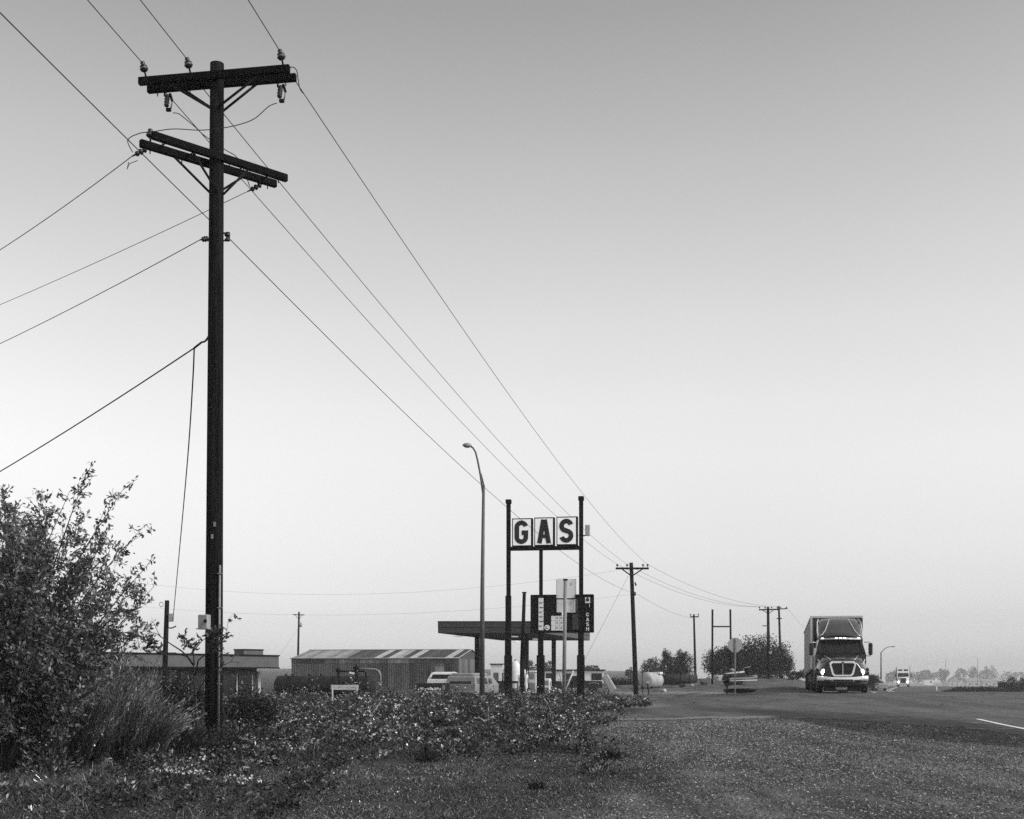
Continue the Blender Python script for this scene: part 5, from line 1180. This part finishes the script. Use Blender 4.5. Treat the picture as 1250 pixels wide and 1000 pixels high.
# --- leafy bushes round the foot of the pole
# (built below with far_tree)
# --- trees and bushes in the middle distance and the haze
def far_tree(name, label, cat, d, lobes, leaf, n, seed, mt=LEAFD, tone=1.0, group=None, trunk=True):
    """lobes: (px, py centre, half width px, half height px)"""
    r = np.random.default_rng(seed); px0 = sum(l[0] for l in lobes) / len(lobes); b = Vector(ground_at(px0, d)); o = thing(name, label, cat, b, 0, group); bx = np.array(b); s = d / F
    V, S = [], []; tot = sum(l[2] * l[3] for l in lobes); wood = MB()
    for (px, py, hw, hh) in lobes:
        c0 = np.array(W(px, py, d)) - bx; R = np.array([hw * s, hw * s * .8, hh * s]); k = max(6, int(n * hw * hh / tot / 14))
        # clumps spread through the lobe, leaves round each clump
        q = unit(r.normal(size=(k, 3))) * (r.uniform(size=(k, 1)) ** .40); cc = c0 + q * R * r.uniform(.82, 1.0, (k, 1))
        cc[:, 2] = np.maximum(cc[:, 2], .15)
        sz = np.mean(R) * .20
        pts = np.repeat(cc, 14, 0) + np.clip(r.normal(size=(k * 14, 3)), -1.3, 1.3) * sz; pts[:, 2] = np.maximum(pts[:, 2], .05)
        V.append(leaves(pts, r.normal(size=(len(pts), 3)) + [0, 0, .4], leaf * r.uniform(.6, 1.4, len(pts)), leaf * .55, r)); S.append(np.repeat(r.uniform(.55, 1.45, k), 14) * lognorm(r, k * 14, .25))
        if trunk:
            for _ in range(5):
                e = c0 + unit(r.normal(size=3)) * R * .7; e[2] = max(e[2], .4)
                wood.tube([Vector((0, 0, -.1)), Vector((c0 * [.5, .5, .45])), Vector(e)], [.05 * np.mean(R) + .02, .035 * np.mean(R) + .01, .01], 5)
    if trunk: wood.build('trunk', BARK, o)
    raw_mesh('crown', np.concatenate(V), mt, np.concatenate(S) * tone, o)
far_tree('large_bush', 'large dark round bush behind the twin posts and far poles', 'bush', 143, [(930, 802, 33, 27), (900, 806, 26, 22), (874, 810, 17, 20), (951, 808, 17, 22), (915, 817, 45, 14), (888, 797, 10, 10), (962, 812, 8, 12)], .21, 26000, 41)
far_tree('bushy_tree', 'bushy open crowned tree left of the slim far pole', 'tree', 152, [(818, 812, 13, 17), (835, 811, 13, 16), (812, 802, 7, 10), (832, 800, 7, 7), (826, 822, 22, 9)], .20, 7000, 42)
far_tree('bushy_tree', 'small greyish tree above the white cylindrical tank', 'tree', 215, [(796, 812, 12, 9), (790, 817, 9, 7), (803, 818, 9, 7)], .28, 2200, 43)
far_tree('far_tree', 'tiny hazy tree left of the second pole', 'tree', 270, [(769, 822, 6, 7)], .5, 300, 44)
far_tree('far_tree', 'hazy tree glimpsed between the middle sign post and canopy column', 'tree', 330, [(669, 812, 9, 9), (660, 814, 8, 7)], .7, 400, 45)
far_tree('far_tree', 'low hazy tree seen right of the right sign post', 'tree', 330, [(719, 816, 8, 6), (728, 817, 6, 5)], .7, 300, 46)
far_tree('far_tree', 'faint hazy tree between the pumps and the left canopy columns', 'tree', 340, [(647, 813, 8, 7)], .7, 250, 47)
far_tree('low_shrub', 'low dark shrubs between the big bush and the near truck', 'shrub', 128, [(968, 825, 10, 5), (980, 824, 10, 6), (990, 823, 7, 8)], .18, 2200, 48, trunk=False)
far_tree('roadside_bush', 'dark bush at the roadside between the near truck and the street lamp', 'bush', 150, [(1066, 831, 9, 8), (1058, 829, 7, 8)], .18, 2400, 49)
for k, (lab, d, lobes) in enumerate((
        ('hazy tree left of the distant white truck', 1230, [(1091, 825, 6, 7), (1086, 828, 7, 6)]),
        ('hazy tree just right of the distant white truck', 1350, [(1115, 826, 9, 6), (1122, 828, 9, 6)]),
        ('broad hazy tree above the white roadside board', 1320, [(1132, 826, 12, 7)]),
        ('tall hazy tree left of the pale gable house', 1290, [(1149, 826, 9, 9), (1154, 824, 5, 7)]),
        ('hazy tree between the pale houses', 1380, [(1173, 824, 8, 8), (1168, 828, 6, 5)]),
        ('hazy tree behind the long pale house', 1410, [(1189, 823, 9, 8)]),
        ('broad hazy tree behind the last pale house', 1410, [(1208, 822, 11, 9), (1201, 824, 8, 7)]),
        ('faint hazy tree behind the roadside bush on the right', 1470, [(1232, 826, 12, 7), (1246, 827, 10, 6)]))):
    far_tree('far_tree', lab, 'tree', d, lobes, 2.2, 560, 60 + k, group='hazy trees beyond the crest')
far_tree('roadside_bush', 'spiky dark bush near the right edge beyond the road', 'bush', 150, [(1225, 836, 8, 7), (1236, 834, 6, 9), (1230, 839, 12, 5)], .16, 2000, 71)
far_tree('roadside_bush', 'low bush cut by the right edge of the picture', 'bush', 190, [(1250, 835, 12, 7)], .2, 1400, 72)
far_tree('brush_hedge', 'low dark hedge behind the second pole', 'hedge', 135, [(752, 834, 8, 7), (762, 834, 9, 7), (772, 834, 8, 7)], .15, 3000, 74, trunk=False, tone=.6)
far_tree('mound_weeds', 'dark weedy mound at the foot of the octagonal sign', 'weeds', 73, [(893, 846, 10, 4), (905, 847, 12, 3.2), (915, 848, 8, 2)], .09, 2600, 75, trunk=False, tone=.45)
far_tree('small_tree', 'small dark crooked sapling on the weedy mound', 'tree', 73, [(888, 833, 4, 4), (884, 828, 4, 3), (890, 826, 3, 3)], .12, 220, 76, tone=.4)
far_tree('leafy_bush', 'low leafy bush right of the tall pole foot', 'bush', 30, [(300, 862, 28, 24), (322, 868, 22, 20), (284, 868, 18, 18)], .065, 5200, 77, WEED, 1.0)
far_tree('leafy_bush', 'low leafy bush left of the tall pole foot behind the shrubs', 'bush', 29, [(216, 852, 30, 32), (192, 858, 22, 30), (240, 862, 16, 26)], .065, 5600, 78, WEED, .75)
far_tree('leafy_bush', 'tangle of low leafy growth hiding the very foot of the tall pole', 'bush', 24.3, [(262, 906, 34, 22), (236, 908, 22, 20), (290, 908, 20, 16)], .05, 4200, 79, WEED, .8)
# roadside brush line beyond the crest
r = np.random.default_rng(80); n = 6000; pxs = r.uniform(1150, 1300, n); dd = r.uniform(118, 150, n); x = PX(pxs, dd); zt = gz(x, dd)
hgt = .9 * fbm(x / 2.5, dd / 6) * smooth01((pxs - 1150) / 20)
c = np.stack([x, dd, zt + r.uniform(0, 1, n) * hgt], 1)
tag(raw_mesh('roadside_weeds', leaves(c, r.normal(size=(n, 3)) + [0, 0, .6], .22, .08, r), LEAFD, .6 * lognorm(r, n, .4)), 'dark low weeds along the far side of the road crest', 'weeds', kind='stuff')

# --- weeds, grass, flowers and stones of the foreground
def proj(x, y): z = gz(x, y); return 625 + F * x / y, HY + (EYE - z) * F / y
def border_px(py, x, y): return np.interp(py, [836, 848, 868, 905, 935, 965, 1000, 1100], [690, 735, 705, 738, 780, 730, 640, 500]) + (fbm(x * .5, y * .35) - .5) * 110
def scatter(r, n, px0, px1, d0, d1):
    px = r.uniform(px0, px1, n); d = np.sqrt(r.uniform(d0 ** 2, d1 ** 2, n)); return PX(px, d), d
def weeds():
    r = np.random.default_rng(91); x, y = scatter(r, 22000, -90, 790, 13.5, 74.0); px, py = proj(x, y); nz = fbm(x * .8 + 3, y * .5)
    low = np.interp(px, [-100, 250, 360, 420, 560, 700, 760], [1060, 1040, 985, 940, 928, 918, 900]) + (nz - .5) * 34
    keep = (px < border_px(py, x, y) - 4) & (py < low) & (r.uniform(size=len(x)) < np.clip((nz - .25) * 2.4, .06, 1))
    keep |= (px < border_px(py, x, y) + 60) & (py < 962) & (py > 850) & (nz > .62) & (r.uniform(size=len(x)) < .5)
    x, y, nz = x[keep], y[keep], nz[keep]; z = gz(x, y); n = len(x)
    nb_ = fbm(x * .33 + 11, y * .24 + 5); h = (.08 + .85 * nz * nb_ * lognorm(r, n, .42)); h *= np.interp(y, [13, 22, 40, 52, 74], [.5, 1, .95, 1.15, 1.35]); h += .55 * smooth01((345 - (625 + F * x / y)) / 60) * smooth01((y - 24) / 4) * smooth01((48 - y) / 8) * nz * r.uniform(.5, 1.3, n); w = h * r.uniform(.6, 1.1, n); tone = lognorm(r, n, .45)
    k = 30; N_ = n * k; rep = lambda a: np.repeat(a, k)
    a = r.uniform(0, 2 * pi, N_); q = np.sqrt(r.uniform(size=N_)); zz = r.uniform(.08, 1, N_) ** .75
    c = np.stack([rep(x) + np.cos(a) * q * rep(w) * (1 - .4 * zz), rep(y) + np.sin(a) * q * rep(w) * (1 - .4 * zz), rep(z) + rep(h) * zz * (1 - .3 * q * q)], 1)
    u = np.stack([np.cos(a) * .8, np.sin(a) * .8, r.uniform(-.2, 1.1, N_)], 1) + r.normal(size=(N_, 3)) * .35
    l = rep(np.interp(y, [15, 30, 60], [.055, .075, .12])) * r.uniform(.55, 1.5, N_)
    kind = r.choice(4, n, p=[.40, .15, .22, .23]); kd = rep(kind)        # broad leaves, grasses, fine leaves, pale felted plants
    wd = np.select([kd == 0, kd == 1, kd == 2], [l * .5, l * .14, l * .3], l * .42); l = np.select([kd == 1, kd == 2, kd == 3], [l * 2.0, l * .6, l * 1.15], l)
    u[kd == 1] = u[kd == 1] * [.45, .45, 1] + [0, 0, .6]; tone = tone * np.select([kind == 3, kind == 2], [3.8, .5], .75)
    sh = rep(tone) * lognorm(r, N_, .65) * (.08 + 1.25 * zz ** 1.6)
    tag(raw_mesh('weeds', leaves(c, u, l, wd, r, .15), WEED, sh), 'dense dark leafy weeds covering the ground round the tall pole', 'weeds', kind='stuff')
    # dry upright stalks with small seed heads
    m = (r.uniform(size=n) < .05) & (y < 45); sx_, sy_, sz_ = x[m], y[m], z[m]; S3 = []; B3 = []
    for j in range(3):
        hx = h[m] * r.uniform(1.0, 1.9, m.sum()) + .08; lx, ly = r.normal(size=(2, m.sum())) * .14; q = np.stack([sx_ + r.normal(size=m.sum()) * .08, sy_, sz_], 1); e = q + np.stack([lx, ly, hx], 1); wv = np.array([.004, 0, 0])
        S3.append(np.stack([q - wv, q + wv, e], 1)); B3.append(e)
    S3 = np.concatenate(S3); tag(raw_mesh('dry_stalks', S3, WEED, 2.2 * lognorm(r, len(S3), .7)), 'thin dry stalks standing up out of the weeds', 'weeds', kind='stuff')
    # flower heads: open five-sided pale discs just above the leaves
    m = (r.uniform(size=n) < .26) & (fbm(x * .6 + 9, y * .45 + 2) > .54) & (y > 17); fx, fy, fz, fh = x[m], y[m], z[m], h[m]; F_ = []
    for j in range(4):
        pos = np.stack([fx + r.normal(size=len(fx)) * .14, fy + r.normal(size=len(fx)) * .14, fz + fh * r.uniform(.82, 1.12, len(fx))], 1); s = np.interp(fy, [15, 30, 60], [.018, .026, .042]) * r.uniform(.5, 1.4, len(fx))
        nrm = unit(np.stack([r.normal(size=len(fx)) * .5, -.5 + r.normal(size=len(fx)) * .4, np.full(len(fx), .8)], 1)); t1 = unit(np.cross(nrm, [1, .1, .2])); t2 = np.cross(nrm, t1)
        F_.append(np.stack([pos + (t1 * cos(2 * pi * i / 5) + t2 * sin(2 * pi * i / 5)) * s[:, None] for i in range(5)], 1))
    F_ = np.concatenate(F_)
    tag(raw_mesh('wildflowers', F_, PETAL, r.uniform(.2, 1.0, len(F_)) ** 1.3), 'small pale flower heads scattered over the weeds', 'flowers', kind='stuff')
weeds()
def grass():
    r = np.random.default_rng(92); x, y = scatter(r, 420000, -80, 900, 11.5, 34.0); px, py = proj(x, y); bpx = border_px(py, x, y); nz = fbm(x * 1.3, y * 1.1); big = fbm(x * .45 + 4, y * .4)
    pr = np.clip(1.15 - smooth01((px - bpx + 60) / 150) * 1.15, 0, 1) * np.clip((nz - .28) * 3.2, .05, 1) * np.clip(1.7 - y / 26, .15, 1)
    keep = r.uniform(size=len(x)) < pr; x, y, nz, px, big = x[keep], y[keep], nz[keep], px[keep], big[keep]; n = len(x); z = gz(x, y)
    tall = smooth01((420 - px) / 260); h = r.uniform(.015, .055, n) * (.5 + nz) + tall * r.uniform(.0, .22, n) * big * (r.uniform(size=n) < .5); w = r.uniform(.003, .006, n) * np.interp(y, [12, 34], [1, 2.0]); a = r.uniform(0, 2 * pi, n); lean = r.normal(size=(n, 2)) * 1.0
    b0 = np.stack([x - np.cos(a) * w, y - np.sin(a) * w, z], 1); b1 = np.stack([x + np.cos(a) * w, y + np.sin(a) * w, z], 1); t = np.stack([x + lean[:, 0] * h, y + lean[:, 1] * h, z + h], 1)
    tag(raw_mesh('grass', np.stack([b0, b1, t], 1), GRASS, lognorm(r, n, .85) * (.35 + 1.2 * big ** 1.5 * 1.5)), 'short patchy grass along the bottom of the picture', 'grass', kind='stuff')
grass()
def dry_grass():
    r = np.random.default_rng(94); x, y = scatter(r, 150000, 560, 1330, 11.5, 36.0); px, py = proj(x, y); nz = fbm(x * 1.1 + 5, y * .8)
    keep = (px > border_px(py, x, y) - 80) & ~tarmac(x, y) & (r.uniform(size=len(x)) < np.clip((nz - .35) * 2.6, .04, 1) * np.clip(1.6 - y / 28, .15, 1)); x, y = x[keep], y[keep]; n = len(x); z = gz(x, y)
    h = r.uniform(.012, .04, n); w = r.uniform(.003, .006, n) * np.interp(y, [12, 34], [1, 2.2]); a = r.uniform(0, 2 * pi, n); lean = r.normal(size=(n, 2)) * 1.1
    b0 = np.stack([x - np.cos(a) * w, y - np.sin(a) * w, z], 1); b1 = np.stack([x + np.cos(a) * w, y + np.sin(a) * w, z], 1); t = np.stack([x + lean[:, 0] * h, y + lean[:, 1] * h, z + h], 1)
    tag(raw_mesh('dry_grass', np.stack([b0, b1, t], 1), GRASS, 1.6 * lognorm(r, n, .7)), 'sparse dry grass stubble mixed into the gravel', 'grass', kind='stuff')
dry_grass()
def ground_cover():
    r = np.random.default_rng(95); x, y = scatter(r, 170000, -80, 900, 11.5, 34.0); px, py = proj(x, y); bpx = border_px(py, x, y); cl = fbm(x * 2.3 + 2, y * 1.9)
    keep = r.uniform(size=len(x)) < np.clip(1.1 - smooth01((px - bpx + 60) / 190), 0, 1) * np.clip((cl - .36) * 4, .04, 1) * np.clip(1.7 - y / 24, .15, 1); x, y = x[keep], y[keep]; n = len(x); z = gz(x, y)
    c = np.stack([x, y, z + r.uniform(.008, .06, n)], 1); u = r.normal(size=(n, 3)) * [1, 1, .35]; l = r.uniform(.010, .030, n) * np.interp(y, [12, 34], [1, 2])
    tag(raw_mesh('ground_cover', leaves(c, u, l, l * .6, r, .1), WEED, 1.7 * lognorm(r, n, .95)), 'tiny creeping leaves between the grass blades', 'ground cover', kind='stuff')
ground_cover()
def stones():
    r = np.random.default_rng(93); x, y = scatter(r, 230000, 480, 1340, 11.5, 40.0); px, py = proj(x, y); bpx = border_px(py, x, y); nz = fbm(x * .7, y * .6)
    keep = (r.uniform(size=len(x)) < np.clip(smooth01((px - bpx + 70) / 160), .0, 1) * np.clip(nz * 1.5 - .15, .1, 1) * np.clip(1.6 - y / 32, .2, 1)) & ~tarmac(x, y)
    x, y = x[keep], y[keep]; n = len(x); z = gz(x, y); s = .0082 * np.clip(lognorm(r, n, .45), .4, 2.4) * np.interp(y, [12, 40], [1, 1.9])
    qx, qy = proj(x, y); st = 1 - .75 * smooth01((qx - 820) / 60) * smooth01((np.interp(qx, [820, 960, 1060, 1160, 1250, 1400], [868, 879, 897, 907, 915, 940]) - qy) / 5 + .5)
    oct_ = np.array([(1, 0, 0), (0, 1, 0), (-1, 0, 0), (0, -1, 0), (0, 0, .75), (0, 0, -.5)], float); fc = [(0, 1, 4), (1, 2, 4), (2, 3, 4), (3, 0, 4)]
    a = r.uniform(0, 2 * pi, n); V = oct_[None] * s[:, None, None] * r.uniform(.6, 1.4, (n, 1, 3)); ca, sa = np.cos(a)[:, None], np.sin(a)[:, None]
    V = np.stack([V[..., 0] * ca - V[..., 1] * sa, V[..., 0] * sa + V[..., 1] * ca, V[..., 2] + s[:, None] * .3], -1) + np.stack([x, y, z], 1)[:, None]
    T = V[:, np.array(fc)].reshape(-1, 3, 3)
    tag(raw_mesh('gravel', T, leafmat('stone', .11, .9, 0.0), np.repeat(np.clip(lognorm(r, n, .9), .15, 3.0) * st, 4)), 'loose pale gravel stones on the shoulder', 'gravel', kind='stuff')
stones()
# clearly separate plants in the grass
def plant(label, px, d, h, n, leaf, tone, mt, seed, flower=0):
    r = np.random.default_rng(seed); b = Vector(ground_at(px, d)); o = thing('weed_plant', label, 'plant', b)
    a = r.uniform(0, 2 * pi, n); q = np.sqrt(r.uniform(size=n)); z = r.uniform(.05, 1, n); c = np.stack([np.cos(a) * q * h * .8, np.sin(a) * q * h * .6, h * z * (1 - .4 * q)], 1)
    u = np.stack([np.cos(a), np.sin(a), r.uniform(.1, 1.4, n)], 1); raw_mesh('foliage', leaves(c, u, leaf * r.uniform(.6, 1.3, n), leaf * .4, r, .15), mt, tone * lognorm(r, n, .4), o)
    st = MB()
    for _ in range(7): e = r.normal(size=3) * [.35 * h, .3 * h, 0] + [0, 0, h * r.uniform(.7, 1.15)]; st.tube([Vector((0, 0, 0)), Vector(e * [.4, .4, .55]), Vector(e)], [.006, .005, .002], 4, caps=False)
    st.build('stems', BARK, o)
    if flower:
        p = np.stack([r.normal(size=flower) * h * .5, r.normal(size=flower) * h * .25, h * r.uniform(.8, 1.1, flower)], 1); raw_mesh('blossom', leaves(p, r.normal(size=(flower, 3)), .035, .03, r), PETAL, r.uniform(.4, 1.2, flower), o)
plant('white flowering weed sprawling in the grass low on the left', 205, 17.6, .26, 200, .06, .9, WEED, 101, 60)
plant('pale flowering weed beside the white flowering one', 238, 17.9, .2, 130, .06, .9, WEED, 102, 45)
plant('tall white spiky weed near the bottom edge', 291, 15.8, .30, 120, .07, 2.4, WEED, 103, 50)
plant('isolated dark leafy tuft at the border of grass and gravel', 745, 23.5, .24, 340, .07, .9, WEED, 104)
plant('dark leafy clump in the grass below the weeds, centre', 520, 23.0, .28, 300, .07, .9, WEED, 105)
plant('tall thin weed with dry stems right of centre left', 375, 17.5, .75, 110, .05, .6, WEED, 106)
plant('low dark weed in the grass near the bottom centre', 655, 17.5, .14, 160, .06, 1.0, WEED, 107)
plant('pale broad leaved weed left of the broom shrub', 62, 18.8, .62, 200, .09, 1.9, WEED, 108, 10)

# ------------------------------------------------------------------ the air
hz = bpy.data.meshes.new('haze'); x0, x1, y0, y1, z0, z1 = -2700, 2700, -700, 2700, -16, 17
hz.from_pydata([(x, y, z) for z in (z0, z1) for x, y in ((x0, y0), (x1, y0), (x1, y1), (x0, y1))], [], [(3, 2, 1, 0), (4, 5, 6, 7), (0, 1, 5, 4), (1, 2, 6, 5), (2, 3, 7, 6), (3, 0, 4, 7)])
hm = bpy.data.materials.new('haze_air'); hm.use_nodes = True; hm.node_tree.nodes.remove(hm.node_tree.nodes['Principled BSDF'])
pv = hm.node_tree.nodes.new('ShaderNodeVolumePrincipled'); pv.inputs['Color'].default_value = (.96, .96, .96, 1); pv.inputs['Density'].default_value = .00036; pv.inputs['Anisotropy'].default_value = .0
hm.node_tree.links.new(pv.outputs[0], hm.node_tree.nodes['Material Output'].inputs['Volume'])
hz.materials.append(hm); ho = bpy.data.objects.new('haze', hz); C.objects.link(ho); tag(ho, 'thin pale ground haze in the air', 'haze', kind='stuff')
